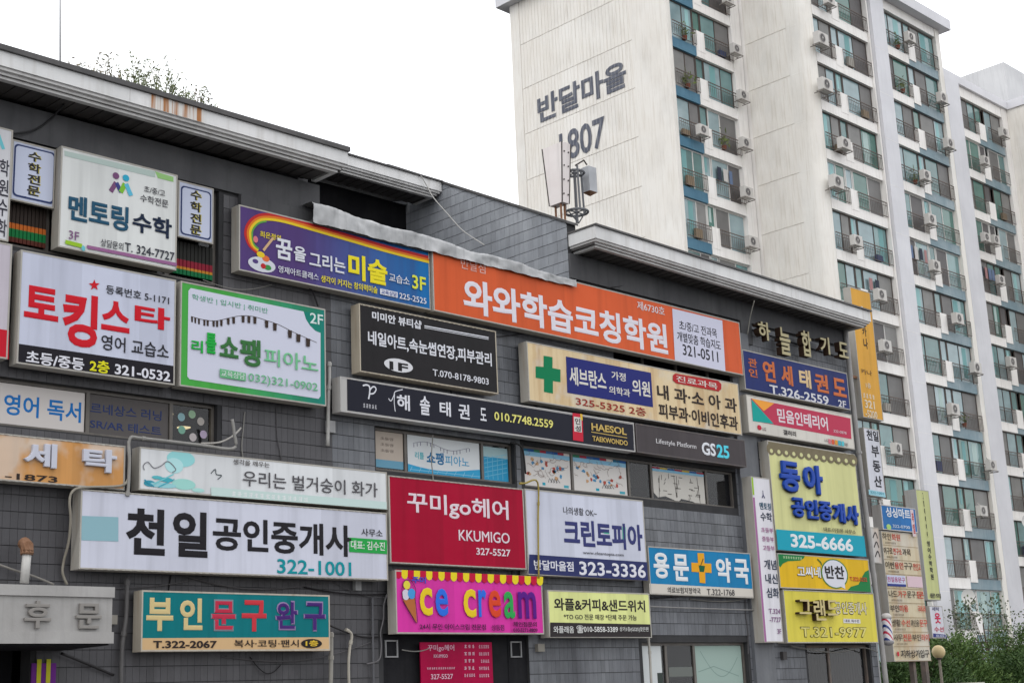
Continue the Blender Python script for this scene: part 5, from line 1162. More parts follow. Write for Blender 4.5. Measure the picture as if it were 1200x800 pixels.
# entrance: black jambs and lintel, two square frames
b = MB(); b.box(14.95, .05, .13, 15.35, .2, 2.8); sp(b, 'door_jamb', M_DARK)
b = MB(); b.box(17.75, .05, .13, 18.2, .2, 2.8); sp(b, 'door_jamb', M_DARK)
b = MB(); b.box(15.35, .06, .13, 17.75, .12, 2.8); sp(b, 'door', M_DARK)
for a, c in ((15.02, 2.43), (17.80, 2.41)):
    b = MB(); t = .022; b.box(a, .02, c, a + .26, .045, c + t); b.box(a, .02, c + .27 - t, a + .26, .045, c + .27); b.box(a, .021, c + t, a + t, .044, c + .27 - t); b.box(a + .26 - t, .021, c + t, a + .26, .044, c + .27 - t); sp(b, 'square_frame', M_CONC)
# dark ground floor window with hanging blinds
w, y = window(OPEN[7], [27.55], fr=.06, mat=M_RAIL2)
for k in range(22):
    b = MB(); xx = 26.72 + k * .104; b.box(xx, .19, .25, xx + .085, .20, 2.5); sp(b, 'blind_slat', weathered('brown_blind', C3(.05, .04, .034), C3(.075, .06, .05), .8, 2), w)
b = MB(); b.box(26.6, .215, .13, 29.05, .235, 2.6); sp(b, 'inner_panel', M_DARK)
b = MB(); b.box(6.6, .5, .13, 9.05, .54, 2.6); sp(b, 'door', M_DARK)
d_ = MB(); d_.box(9.06, -.03, 1.3, 9.4, -.014, 2.40); dp = sp(d_, 'poster_panel', flat('6c2c84', .5))
for k in range(2):
    e = MB(); e.box(9.13 + k * .13, -.036, 2.15, 9.19 + k * .13, -.031, 2.45); sp(e, 'poster_stripe', flat('c0bc30', .5), dp)

# wires and boxes fixed to the wall
wr = random.Random(77)
M_WIRE = [flat('2a282a', .6), flat('8c8a86', .6), flat('5c5a5c', .6)]
for k in range(46):
    x0 = wr.uniform(8.6, 29.0); z0 = wr.choice((2.55, 3.45, 3.65, 4.66, 5.35, 6.14, 6.82, 7.9, 8.1, 9.4)) + wr.uniform(-.1, .1); ln = wr.uniform(.5, 3.2)
    if wr.random() < .35:
        pts = [(x0 + wr.uniform(-.06, .06), -.025, z0 - ln * .5 * t) for t in (0, .3, .6, 1)]
    else:
        sag = wr.uniform(.03, .22); tilt = wr.uniform(-.25, .25); pts = [(x0 + ln * t, -.03 - .03 * math.sin(3.1 * t), z0 + tilt * t - sag * math.sin(math.pi * t)) for t in (0, .25, .5, .75, 1)]
    if pts[-1][0] > 29.2: continue
    t = MB(); t.tube(smooth_path(pts, 4), wr.uniform(.005, .011), 5); sp(t, 'wall_wire', wr.choice(M_WIRE))
for x, z in ((9.9, 4.66), (14.35, 3.45), (14.6, 5.2), (17.7, 6.5), (18.35, 2.5), (21.2, 3.2), (24.75, 6.3), (13.85, 5.9), (20.95, 4.9), (10.1, 2.9), (25.6, 2.3)):
    t = MB(); t.box(x, -.09, z, x + wr.uniform(.1, .18), -.013, z + wr.uniform(.12, .22)); sp(t, 'junction_box', wr.choice((M_CONC, flat('8c8880', .6), flat('4c4a4a', .6))))

# ------------------------------------------------------------------ signs
SIGNMATS = {}
def add_sign(d, els):
    u0, z0, u1, z1 = d['rect']; W, H = u1 - u0, z1 - z0; off, th = d['off'], d['th']
    root = thing(d['name'], d['label'], d['cat'], (u0, -off, z0), 'signs on the shop building' if d['cat'] == 'sign' else None)
    kd = d['kind']
    fmat = sign_face(d['bg'], d['bg2'], W, d['dirt'])
    lp = .025 if kd == 'box' else .004
    if kd == 'box':
        cm = weathered('sign_cabinet_%d_%d_%d' % d['cab'], tuple(x * .9 for x in hexcol(d['cab'])[:3]) + (1,), hexcol(d['cab']), .55, 2.2, .45, .1, C3(.22, .15, .09))
        c = MB(); c.box(0, .012, 0, W, th, H)
        for a in ((0, 0, W, .022), (0, H - .022, W, H)): c.box(a[0], -.004, a[1], a[2], .011, a[3])
        c.box(0, -.004, .0225, .022, .011, H - .0225); c.box(W - .022, -.004, .0225, W, .011, H - .0225)
        c.build('cabinet', cm, root)
        f = MB(); f.box(.0225, .0, .0225, W - .0225, .0115, H - .0225); f.build('face', fmat, root)
        if d.get('teeth'):
            t = MB(); k = int(W / .11)
            for q in range(k):
                for zz in (.004, H - .016): t.box(W * (q + .2) / k, -.012, zz, W * (q + .75) / k, -.0045, zz + .012)
            t.build('trim_clips', cm, root, kind='stuff')
        n = max(2, int(W / 1.4)) if W > H else 2
        for k in range(n if 0 < off < .5 else 0):
            b = MB(); x = W * (k + .5) / n; b.box(x - .02, th + .0005, H * .5 - .25 * min(H, 1), x + .02, off - .002, H * .5 - .25 * min(H, 1) + .04); b.build('bracket', M_RUST, root)
    elif kd == 'poster':
        f = MB(); f.box(0, 0, 0, W, th, H); f.build('face', fmat, root)
    else:
        for zf in (.22, .5):
            b = MB(); a = [(.05, th, H * (.75 - zf * .0) * zf * 2 * .9 + .1), (W - .1, th, H * zf * .5 + .02)]
        b = MB(); b.tube([(.0, .12, .30), (W - .05, .12, .14)], .012, 6); b.build('mounting_rail', M_DARK, root)
    prev = {}
    for i, e in enumerate(els):
        y = -.0035 - .0007 * i
        if e[0] == 't':
            _, nm, t, x0, y0, x1, y1, h, w, rz = e
            m = flat(h, .42)
            if kd == 'letters' or rz > .1:
                queue_text(root, nm, t, x0, y0, x1, y1, m, w, .012, -.001 - rz + .0, )
                queue_text(root, nm + '_return', t, x0 + .002, y0 + .002, x1 - .002, y1 - .002, flat('3a2c24', .6), w, rz - .004, .0)
            else:
                queue_text(root, nm, t, x0, y0, x1, y1, m, w, rz if rz else .003, y)
        elif e[0] == 'p':
            b = MB(); b.poly([(p[0], y, p[1]) for p in ccw(e[3])]); b.build(e[1], flat(e[2], .42), root)
        elif e[0] == 'r':
            _, nm, h, x0, y0, x1, y1, r = e
            pts = []
            if r:
                for cx, cy, a0 in ((x1 - r, y1 - r, 0), (x0 + r, y1 - r, 90), (x0 + r, y0 + r, 180), (x1 - r, y0 + r, 270)):
                    for k in range(5): t = math.radians(a0 + 22.5 * k); pts.append((cx + r * math.cos(t), y, cy + r * math.sin(t)))
            else: pts = [(x0, y, y0), (x1, y, y0), (x1, y, y1), (x0, y, y1)]
            b = MB(); b.poly(pts); b.build(nm, flat(h, .42), root)
        elif e[0] == 'e':
            _, nm, h, cx, cy, rx, ry = e
            b = MB(); b.poly([(cx + rx * math.cos(k * math.pi / 12), y, cy + ry * math.sin(k * math.pi / 12)) for k in range(24)]); b.build(nm, flat(h, .42), root)
        elif e[0] == 'g':
            _, nm, n, x0, y0, x1, y1, h = e
            b = MB(); cw = (x1 - x0) / n; hh = y1 - y0; q = random.Random(n * 7 + i)
            for k in range(n):
                a = x0 + k * cw
                for t in range(3):
                    zz = y0 + hh * (.05 + .34 * t); xa = a + cw * q.uniform(.02, .2); xb = a + cw * q.uniform(.55, .8); b.poly([(xa, y, zz), (xb, y, zz), (xb, y, zz + hh * .16), (xa, y, zz + hh * .16)])
                xa = a + cw * q.uniform(.3, .6); b.poly([(xa, y - .0003, y0), (xa + cw * .14, y - .0003, y0), (xa + cw * .14, y - .0003, y1), (xa, y - .0003, y1)])
            b.build(nm, flat(h, .42), root, kind='stuff')
        elif e[0] == 'l':
            _, nm, h, wd, pts = e
            P = [(p.x, p.y) for p in smooth_path([(a, c, 0) for a, c in pts], 5)] if len(pts) > 2 else pts
            b = MB(); stroke_mesh(b, P, wd, y); b.build(nm, flat(h, .42), root)
    return root
for d, els in SIGNS: add_sign(d, els)

# posts that carry the signs beyond the right end
def post(name, label, x0, x1, y0, y1, z0, z1, mat):
    b = MB(); b.box(0, 0, 0, x1 - x0, y1 - y0, z1 - z0); o = thing(name, label, 'post', (x0, y0, z0))
    b.build('shaft', mat, o); c = MB(); c.box(-.06, -.06, .0, x1 - x0 + .06, y1 - y0 + .06, .06); c.build('base_plate', M_RUST, o); return o
post('sign_post', 'tall grey concrete post right of the drainpipe carrying vertical signs', 29.72, 30.1, .42, .75, 0, 10.0, M_CONC)
post('sign_post', 'dark steel post under the beige directory board', 32.75, 32.87, 1.1, 1.22, 0, 2.6, M_RAIL2)
post('sign_post', 'steel post behind the tall pale green sign', 35.95, 36.1, 2.6, 2.75, 0, 6.8, M_RAIL2)
b = MB(); b.box(0, 0, 0, .1, .9, .1)
br = thing('sign_bracket', 'steel arm holding the tall yellow sign to the building corner', 'bracket', (29.4, .5, 9.0))
b = MB(); b.box(0, 0, 0, 1.2, .06, .06); b.build('arm', M_RUST, br); b = MB(); b.box(-.06, -.05, -.1, -.001, .11, .16); b.build('wall_plate', M_RUST, br)

# ------------------------------------------------------------------ canopy over the back door
cn = thing('canopy', 'grey metal canopy with two raised letters over the back door', 'canopy', (5.0, -1.2, 2.59))
mc = weathered('canopy_metal', C3(.30, .29, .28), C3(.37, .36, .35), .5, 1.5, .35)
CW = 4.53
b = MB(); b.box(0, .004, .0, CW, 1.18, .68); b.build('body', mc, cn)
b = MB(); b.box(-.02, -.03, .56, CW + .012, .003, .69); b.build('top_band', mc, cn)
b = MB(); b.box(-.02, -.03, -.01, CW + .012, .003, .13); b.build('bottom_band', mc, cn)
b = MB(); b.box(.02, .02, -.03, CW - .03, 1.15, -.002); b.build('soffit', M_DARK, cn)
lm = flat('8c8884', .45)
queue_text(cn, 'letter', '후', 8.34 - 5 + .0, .17, 8.34 - 5 + .34, .50, lm, .035, .04, -.004)
queue_text(cn, 'letter', '문', 9.02 - 5, .17, 9.02 - 5 + .34, .48, lm, .035, .04, -.004)
# ------------------------------------------------------------------ pipes, cables
for name, label, cat, h, r, pts in PIPES:
    o = thing(name, label, cat, pts[-1])
    P = smooth_path(pts, 5) if len(pts) > 2 else [Vector(p) for p in pts]
    base = Vector(pts[-1]); P = [p - base for p in P]
    t = MB(); t.tube(P, r, 8)
    mt = weathered('pipe_%d_%d_%d' % h, tuple(x * .85 for x in hexcol(h)[:3]) + (1,), hexcol(h), .55, 4, .3)
    t.build('sheath' if cat == 'cable' else 'tube', mt, o, smooth=True)
    if cat == 'pipe':
        for k in (1, len(P) // 2):
            c = MB(); q = P[min(k, len(P) - 1)]; q2 = P[min(k + 1, len(P) - 1)] if k + 1 < len(P) else P[k - 1]
            dd = (q2 - q).normalized() * .03; c.tube([q - dd, q + dd], r * 1.35, 8); c.build('clamp', M_RUST if 'rust' in label else mt, o)
    if 'rusty cap' in label:
        c = MB(); q = P[0]; q = P[-1] if P[-1].z > P[0].z else P[0]
        c.tube([q - Vector((0, 0, .02)), q + Vector((0, .02, .09)), q + Vector((0, .10, .13))], .085, 10); c.build('cap', M_RUST, o)

# ------------------------------------------------------------------ silver sheet over the terrace parapet
tp = thing('tarpaulin_strip', 'crumpled silver sheet wrapped along the terrace parapet above the signs', 'tarpaulin', (13.40, 0, 9.20))
b = MB(); nxs, nzs = 150, 9; L = 19.55 - 13.40
rr = random.Random(4); ph = [rr.uniform(0, 6.28) for _ in range(12)]
def crump(x, v): return .02 * abs(math.sin(x * 2.3 + .9 * v + ph[8])) ** 6 - .018 * abs(math.sin(x * 3.7 - 1.4 * v + ph[9])) ** 8 + .5 * (.012 * math.sin(x * 3.1 + v * 2.1 + ph[0]) + .010 * math.sin(x * 7.7 - v * 5 + ph[1]) * math.sin(x * 1.3) + .008 * math.sin(x * 19 + v * 9 + ph[2]) * math.sin(x * 2.1 + ph[6]) + .006 * math.sin(x * 33 - v * 13 + ph[3]) * math.sin(x * 1.7 + ph[7]))
for i in range(nxs + 1):
    x = L * i / nxs
    hh = .34 - .19 * (x / L) + .02 * math.sin(x * 3 + ph[4])
    for j in range(nzs + 1):
        t = j / nzs
        if t < .62:
            u = t / .62; y = -.36 + crump(x, u); z = u * hh + .005 * math.sin(x * 17 + ph[5]) + .006 * math.sin(x * 3.3)
        else:
            u = (t - .62) / .38; y = -.36 + crump(x, 1) * (1 - u) + u * .52; z = hh + .03 * math.sin(u * 3.1) + crump(x, u) * .4
        b.v.append((x + rr.uniform(-.004, .004), y + rr.uniform(-.0045, .0045), z + rr.uniform(-.003, .003)))
for i in range(nxs):
    for j in range(nzs):
        a = i * (nzs + 1) + j; b.f.append((a, a + nzs + 1, a + nzs + 2, a + 1))
b.build('sheet', M_TARP, tp, smooth=True)
b = MB(); b.box(.05, -.29, .02, L - .05, .1, .09); b.build('parapet_core', M_BEAM, tp)

# ------------------------------------------------------------------ roof equipment
def q2(o, mb, name, mat, **k): return mb.build(name, mat, o, **k)
ab = thing('antenna_box', 'pale pink tapered antenna box on the shop roof', 'antenna', (22.85, 3.0, 12.05))
mp = weathered('pale_pink_panel', C3(.70, .64, .62), C3(.76, .71, .69), .5, 1.5, .3)
b = MB(); lo, hi = .115, .145
lo_y, hi_y = .20, .31
b.v = [(-lo, -lo_y, .45), (lo, -lo_y, .45), (lo, lo_y, .45), (-lo, lo_y, .45), (-hi, -hi_y, 1.85), (hi, -hi_y, 1.85), (hi, hi_y, 1.85), (-hi, hi_y, 1.85)]
b.f = [(0, 1, 5, 4), (1, 2, 6, 5), (2, 3, 7, 6), (3, 0, 4, 7), (0, 3, 2, 1), (4, 5, 6, 7)]
rot = Matrix.Rotation(math.radians(0), 3, 'Z'); b.v = [tuple(rot @ Vector(v)) for v in b.v]
q2(ab, b, 'casing', mp)
b = MB()
for i in range(4):
    a_, c_ = Vector(((-lo, lo, lo, -lo)[i], (-lo_y, -lo_y, lo_y, lo_y)[i], .45)), Vector(((-hi, hi, hi, -hi)[i], (-hi_y, -hi_y, hi_y, hi_y)[i], 1.85)); b.tube([a_, c_], .016, 5)
q2(ab, b, 'corner_trim', M_RAIL)
for k in range(8):
    b = MB(); zz = .65 + (k // 2) * .33; xx = (-.07, .07)[k % 2]; s = lerp(lo_y, hi_y, (zz - .45) / 1.4)
    b.lathe([(.0, .02), (.018, .02), (.018, 0)], 6, (xx, -s, zz), 'y'); q2(ab, b, 'bolt', M_RAIL)
for x, y in ((-.06, -.1), (.06, -.1), (.0, .12)):
    b = MB(); b.tube([(x, y, 0), (x, y, .46)], .025, 6); q2(ab, b, 'leg', M_RUST)
cg = thing('antenna_cage', 'grey steel ring frame beside the pink antenna box', 'antenna', (23.42, 3.0, 12.2))
for z, r in ((.25, .26), (1.2, .22)):
    b = MB(); b.tube([(r * math.cos(t * math.pi / 12), r * math.sin(t * math.pi / 12), z) for t in range(25)], .03, 6, cap=False); q2(cg, b, 'ring', M_STEEL)
    b = MB(); b.tube([(-r, 0, z), (r, 0, z)], .018, 5); b.tube([(0, -r, z), (0, r, z)], .018, 5); q2(cg, b, 'cross_bar', M_STEEL)
for t in (0, 2.1, 4.2):
    b = MB(); b.tube([(.26 * math.cos(t), .26 * math.sin(t), .25), (.22 * math.cos(t), .22 * math.sin(t), 1.3)], .025, 6); q2(cg, b, 'upright', M_STEEL)
b = MB(); b.tube([(0, 0, 0), (0, 0, 1.3)], .035, 8); q2(cg, b, 'mast', M_STEEL)
for t in (1.0, 3.0, 5.0):
    b = MB(); b.tube([(.25 * math.cos(t), .25 * math.sin(t), .25), (.05, 0, 0)], .015, 5); q2(cg, b, 'stay', M_STEEL)
ec = thing('equipment_cabinet', 'small grey metal cabinet fixed high on the steel ring frame', 'cabinet', (23.86, 2.95, 12.95))
b = MB(); b.box(-.13, -.12, .06, .13, .12, .66); q2(ec, b, 'casing', weathered('galvanised', C3(.32, .33, .35), C3(.42, .43, .45), .4, 3))
b = MB(); b.v = [(-.13, -.12, .058), (.13, -.12, .058), (.13, .12, .058), (-.13, .12, .058), (0, 0, -.03)]; b.f = [(1, 0, 4), (2, 1, 4), (3, 2, 4), (0, 3, 4)]; q2(ec, b, 'cable_gland', M_RUST)
b = MB(); b.tube([(-.05, 0, .73), (-.15, 0, .82), (-.45, 0, .62)], .02, 6); q2(ec, b, 'arm', M_RAIL)
# weeds on the roof edge
def weeds(label, x0, x1, n, h0, h1, mats, seed):
    o = thing('roof_weeds', label, 'weeds', ((x0 + x1) / 2, -.35, 10.44)); r = random.Random(seed)
    groups = [MB() for _ in mats]
    for k in range(n):
        b = groups[r.randrange(len(mats))]
        x = r.uniform(x0, x1) - (x0 + x1) / 2; y = r.uniform(-.2, .35); h = r.uniform(h0, h1) * (1 - .5 * abs(x) / (x1 - x0)); le = r.uniform(-.35, .45); ly = r.uniform(-.2, .2)
        pts = [Vector((x + le * h * t * t, y + ly * h * t * t, h * t)) for t in (0, .25, .5, .75, 1)]
        b.tube(pts, .006, 3, .002, False)
        for _ in range(r.randint(5, 11)):
            t = r.uniform(.25, 1); p = Vector((x + le * h * t * t, y + ly * h * t * t, h * t)); d = Vector((r.uniform(-1, 1), r.uniform(-1, 1), r.uniform(-.2, 1))).normalized() * r.uniform(.04, .10)
            sd = Vector((r.uniform(-1, 1), r.uniform(-1, 1), r.uniform(-1, 1))).cross(d).normalized() * .011
            b.poly([tuple(p), tuple(p + d * .5 + sd), tuple(p + d), tuple(p + d * .5 - sd)])
    for b, m in zip(groups, mats):
        if b.v: b.build('stalks', m, o)
weeds('sparse thin weeds at the left of the roof edge', 9.30, 9.95, 34, .25, .62, [M_WEED[1], M_WEED[2]], 1)
weeds('tall dense green weeds in the middle of the roof edge above the rust stains', 10.05, 10.85, 80, .35, .85, [M_WEED[0], M_WEED[1]], 2)
weeds('low green weeds toward the right of the roof edge', 10.85, 11.55, 55, .2, .55, [M_WEED[0], M_WEED[1], M_WEED[2]], 3)

# ------------------------------------------------------------------ apartment building
FL = 2.71
apt = thing('apartment_building', 'tall white apartment block with a ribbed end wall, blue panels and pilasters', 'building', (54.6, 24.0, 0))
AX, AY = 54.6, 24.0
def ap(mb, name, mat, parent=None, **k):
    mb.v = [(x - AX, y - AY, z) for x, y, z in mb.v]; return mb.build(name, mat, parent or apt, **k)
def abox(name, mat, x0, y0, z0, x1, y1, z1, parent=None):
    b = MB(); b.box(x0, y0, z0, x1, y1, z1); return ap(b, name, mat, parent)
M_CORE = flat('2c2a2a', .9)
abox('core', M_CORE, 54.9, 24.5, 0, 62, 35.0, 40.5)
abox('core', M_CORE, 61.3, 20.3, 0, 74.9, 34.9, 39.6)
# end wall: smooth corner strips with one ribbed panel per storey between recessed joints
YE0, YE1 = 24.0, 35.25
abox('corner_column', M_APT, 54.602, YE0 + .0, 0, 54.9, 26.4, 40.55)
abox('corner_column', M_APT, 54.602, 34.55, 0, 54.9, YE1, 40.55)
abox('end_wall', M_APT2, 54.68, 26.4, 0, 54.9, 34.55, 40.55)
ribp = MB(); nr = 33
wR = (34.55 - 26.4) / nr
for k in range(nr):
    y = k * wR; ribp.box(-.016, y + .004, 0, .0, y + wR * .78, FL - .03)
ribp.box(.0, .002, .0, .05, 34.55 - 26.4 - .002, FL - .03)
rme = ribp.mesh('ribbed_panel'); rme.materials.append(M_APT)
for k in range(15):
    link('ribbed_panel', rme, None, apt, (54.64 - AX, 26.4 - AY, .3 + .0 + k * FL - .35 + .02))
apt_txt, tn_, tl_, tp_ = base_mat('worn_block_lettering')
tcn = tn_.new('ShaderNodeTexCoord'); tsx = tn_.new('ShaderNodeSeparateXYZ'); tl_.new(tcn.outputs['Object'], tsx.inputs[0])
tdv = tn_.new('ShaderNodeMath'); tdv.operation = 'DIVIDE'; tdv.inputs[1].default_value = wR; tl_.new(tsx.outputs['Y'], tdv.inputs[0])
tfr = tn_.new('ShaderNodeMath'); tfr.operation = 'FRACT'; tl_.new(tdv.outputs[0], tfr.inputs[0])
tgt = tn_.new('ShaderNodeMath'); tgt.operation = 'GREATER_THAN'; tgt.inputs[1].default_value = .9; tl_.new(tfr.outputs[0], tgt.inputs[0])
tl_.new(mixrgb(tn_, tl_, tgt.outputs[0], mixrgb(tn_, tl_, ramp(tn_, tl_, noise(tn_, tl_, 2.0, 5), .45, .75), C3(.075, .082, .11), C3(.13, .14, .17)), C3(.26, .26, .27)), tp_.inputs['Base Color'])
tp_.inputs['Roughness'].default_value = .8
queue_text(apt, 'lettering', '반달마을', -33.45 + AY, 32.72, -26.95 + AY, 34.30, apt_txt, .045, .003, 54.598 - AX, 'yz')
queue_text(apt, 'lettering', '1807', -31.95 + AY, 29.95, -28.62 + AY, 31.66, apt_txt, .03, .003, 54.598 - AX, 'yz')
abox('roof_cap', M_APTG, 54.1, 23.5, 40.56, 61.4, 35.9, 41.2)
abox('roof_cap', M_APTG, 60.6, 19.2, 39.7, 75.9, 35.2, 40.35)
# blank side wall between the two window fronts, with a rounded column at its outer edge
XB, YC = 60.95, 19.76
abox('side_wall', M_APT2, XB + .05, 21.1, 0, 61.3, 24.5, 39.69)
rb2 = MB(); nr2 = 10; w2 = (23.75 - 21.1) / nr2
for k in range(nr2): rb2.box(-.016, k * w2 + .004, 0, 0, k * w2 + w2 * .78, FL - .03)
rb2.box(0, .002, 0, .03, 23.75 - 21.1 - .002, FL - .03)
rme2 = rb2.mesh('ribbed_panel'); rme2.materials.append(M_APT)
for k in range(14): link('ribbed_panel', rme2, None, apt, (XB + .02 - AX, 21.1 - AY, k * FL + .6))
b = MB(); cpts = [(XB, 21.098)] + [(XB + .0 + .62 - .62 * math.cos(t * math.pi / 16), YC + .62 - .62 * math.sin(t * math.pi / 16)) for t in range(9)] + [(XB + .62, 21.098)]
n = len(cpts); b.v = [(x, y, 0) for x, y in cpts] + [(x, y, 39.69) for x, y in cpts]
for i in range(n - 1): b.f.append((i + 1, i, n + i, n + i + 1)[::-1])
col_ = ap(b, 'rounded_column', M_APT); 
for k in range(14):
    c = MB(); c.box(XB - .004, 20.4, k * FL + .55, XB + .01, 21.09, k * FL + .57); ap(c, 'joint', M_APT2, col_)
# floors
def frame_mesh(w, h, split, fr):
    b = MB(); b.box(0, 0, 0, w, .07, fr); b.box(0, 0, h - fr, w, .07, h); b.box(0, 0, fr, fr, .07, h - fr); b.box(w - fr, 0, fr, w, .07, h - fr)
    for s in split: b.box(s - fr * .45, .002, fr, s + fr * .45, .068, h - fr)
    return b
def rail_mesh(w):
    b = MB(); b.box(0, 0, .86, w, .035, .90); b.box(0, 0, .70, w, .025, .722); b.box(0, 0, .06, w, .03, .09)
    n = int(w / .16)
    for k in range(n + 1): b.box(w * k / n - .006, .005, .09, w * k / n + .006, .017, .86)
    return b
RM = {}
rnd = random.Random(21)
M_FRW = flat('d8d6d2', .5); M_FRD = flat('5c5450', .5)
def apt_window(x0, x1, y, z0, z1, white, railing, panes=2):
    w, h = x1 - x0, z1 - z0
    m = .5 * w + rnd.uniform(-.12, .12) * w
    sp_ = [m] if panes == 2 else []
    b = frame_mesh(w, h, sp_, .07 if white else .055)
    o = link('window', b.mesh('window'), M_FRW if white else M_FRD, apt, (x0 - AX, y - AY, z0))
    ed = [.05] + sp_ + [w - .05]; first = rnd.random() < .5
    for k in range(len(ed) - 1):
        scr = (k == 0) == first if panes == 2 else False
        if rnd.random() < (.3 if scr else .06): scr = not scr
        p = MB(); p.box(ed[k], .03, .05, ed[k + 1], .04, h - .05)
        pn = p.build('pane', rnd.choice(M_SCREEN) if scr else rnd.choice(M_TEAL), o)
        if not scr and rnd.random() < .3:
            c = MB(); a = rnd.uniform(.1, .5); c.box(lerp(ed[k], ed[k + 1], a), .024, .3, lerp(ed[k], ed[k + 1], a + .35), .029, h - .12); c.build('curtain', rnd.choice((flat('9cc4c4', .6), flat('7ca8a8', .6), flat('b4c8c4', .6))), o)
    if railing:
        kk = round(w, 2)
        if kk not in RM: RM[kk] = rail_mesh(w).mesh('railing')
        me = RM[kk]
        if not me.materials: me.materials.append(M_RAIL2)
        link('railing', me, None, o, (0, -.24, 0))
        q = rnd.random(); cx = rnd.uniform(.25, .75) * w
        if q < .16:
            c = MB(); c.box(cx - .3, -.2, .1, cx + .25, -.05, rnd.uniform(.35, .7)); c.build('stored_box', rnd.choice((flat('8c7c68', .7), flat('a8a49c', .7), flat('48506c', .7))), o)
        elif q < .30:
            c = MB(); c.lathe([(.1, .1), (.14, .32), (.0, .32)], 8, (cx, -.12, 0)); c.build('flower_pot', flat('7c4838', .8), o)
            c = MB()
            for _ in range(46):
                p = Vector((cx + rnd.gauss(0, .16), -.13 + rnd.gauss(0, .07), .38 + abs(rnd.gauss(0, .28)))); dd = Vector((rnd.gauss(0, .09), rnd.gauss(0, .05), rnd.gauss(.03, .07))); ss = Vector((rnd.gauss(0, .04), 0, rnd.gauss(0, .04))); c.poly([tuple(p), tuple(p + dd + ss), tuple(p + dd * 2), tuple(p + dd - ss)])
            c.build('potted_leaves', M_WEED[0], o)
        elif q < .38:
            for t in range(rnd.randint(2, 4)):
                xx = w * (.15 + .2 * t); c = MB(); c.box(xx, -.1, rnd.uniform(.9, 1.1), xx + rnd.uniform(.2, .38), -.085, 1.72); c.build('hanging_laundry', rnd.choice((flat('c8c4c0', .8), flat('6c7c98', .8), flat('a88080', .8), flat('404450', .8))), o)
    return o
def bay_front(y, Ls, S0, k0, k1, blue_first, blue_last, bmat, whites):
    """one storey per step: left bay, narrow window over a pier, right bay"""
    (l0, l1), (n0, n1), (r0, r1) = Ls
    for k in range(k0, k1 + 1):
        S = S0 + FL * k; T = S + 2.16
        wl_, wr_ = whites(k)
        for a, c, blue in ((l0, n0, blue_first), (n0, r1, blue_last)):
            abox('spandrel', bmat if blue else M_APT2, a, y + (.03 if blue else 0), S - .55, c - .002, y + .4, S)
        abox('pier', M_APT2, n0 + .05, y - .012, S - .2, n1 + .12, y + .4, S + .95)
        apt_window(l0, l1, y + .16, S, T, wl_, True)
        apt_window(n0, n1, y + .16, S + .95, T, wl_, False, 1)
        apt_window(r0, r1, y + .16, S, T, wr_, True)
bay_front(24.0, ((54.92, 56.90), (56.93, 57.55), (57.6, 60.1)), 23.78, -3, 5, True, False, M_BLUE, lambda k: (k < 2, k < 3))
abox('pier', M_APT2, 60.1, 23.95, 0, 60.94, 24.45, 40.5)
bay_front(YC, ((61.6, 63.4), (63.44, 64.1), (64.15, 67.0)), 26.07, -9, 4, False, False, M_BLUE2, lambda k: (k in (0, -4), k in (0, -3)))
bay_front(YC, ((68.72, 71.35), (71.4, 72.1), (72.15, 74.8)), 26.07, -9, 4, False, True, M_BLUE2, lambda k: (k in (0, -1, -8), k in (0, -1, -8)))
abox('pilaster', M_APTG, 67.2, YC - .28, 0, 68.62, YC + .5, 39.69)
b = MB()
for x in (67.02, 68.66): b.box(x, YC - .1, 0, x + .13, YC + .4, 39.69)
ap(b, 'pilaster_edge', M_APT2)
abox('pier', M_APT, 74.82, YC - .05, 0, 75.3, YC + .6, 39.69)
abox('top_beam', M_APT2, 61.58, YC - .01, 39.12, 67.0, YC + .4, 39.69); abox('top_beam', M_APT2, 68.8, YC - .01, 39.12, 74.81, YC + .4, 39.69); abox('top_beam', M_APT2, 54.92, 24.0, 39.6, 60.09, 24.4, 40.55)
for k in range(14):
    abox('pilaster_joint', M_APT2, 67.19, YC - .283, k * FL + .9, 68.63, YC - .27, k * FL + .915)
# lower, recessed part
YD = 22.2
abox('core', M_CORE, 75.3, 22.8, 0, 88.2, 35, 38.9)
abox('front_wall', M_APTG, 75.3, 22.25, 0, 79.8, 22.8, 38.9)
bay_front(YD, ((81.85, 84.1), (84.15, 84.95), (85.35, 87.6)), 30.60, -9, 2, False, True, M_BLUE2, lambda k: (k in (1, -1), k in (1, -1)))
abox('pilaster', M_APTG, 79.8, YD - .25, 0, 81.6, YD + .6, 38.9)
abox('pier', M_APT2, 81.6, YD - .05, 0, 81.84, YD + .5, 38.9)
abox('pier', M_APT2, 87.62, YD - .05, 0, 88.4, YD + .5, 38.9)
abox('top_beam', M_APT2, 81.85, YD - .01, 38.2, 87.61, YD + .4, 38.9)
abox('roof_cap', M_APTG, 75.92, 22.0, 38.91, 88.29, 35.5, 39.45)
# next forward block at the right edge with its stair tower
abox('side_wall', M_APT, 88.41, 15.0, 0, 104, 34, 38.9)
for k in range(14): abox('joint', M_APT2, 88.404, 15.0, k * FL + .9, 88.42, 22.1, k * FL + .92)
abox('roof_cap', M_APTG, 88.3, 14.9, 38.905, 104.2, 35.5, 39.5)
abox('stair_tower', weathered('tower_render', C3(.46, .46, .465), C3(.53, .53, .53), .8, .5, .3, fine=6), 93.08, 24.0, 39.5, 104, 36.5, 44.5)
abox('tower_window', M_FRD, 93.06, 29.2, 41.0, 93.2, 30.8, 42.2)

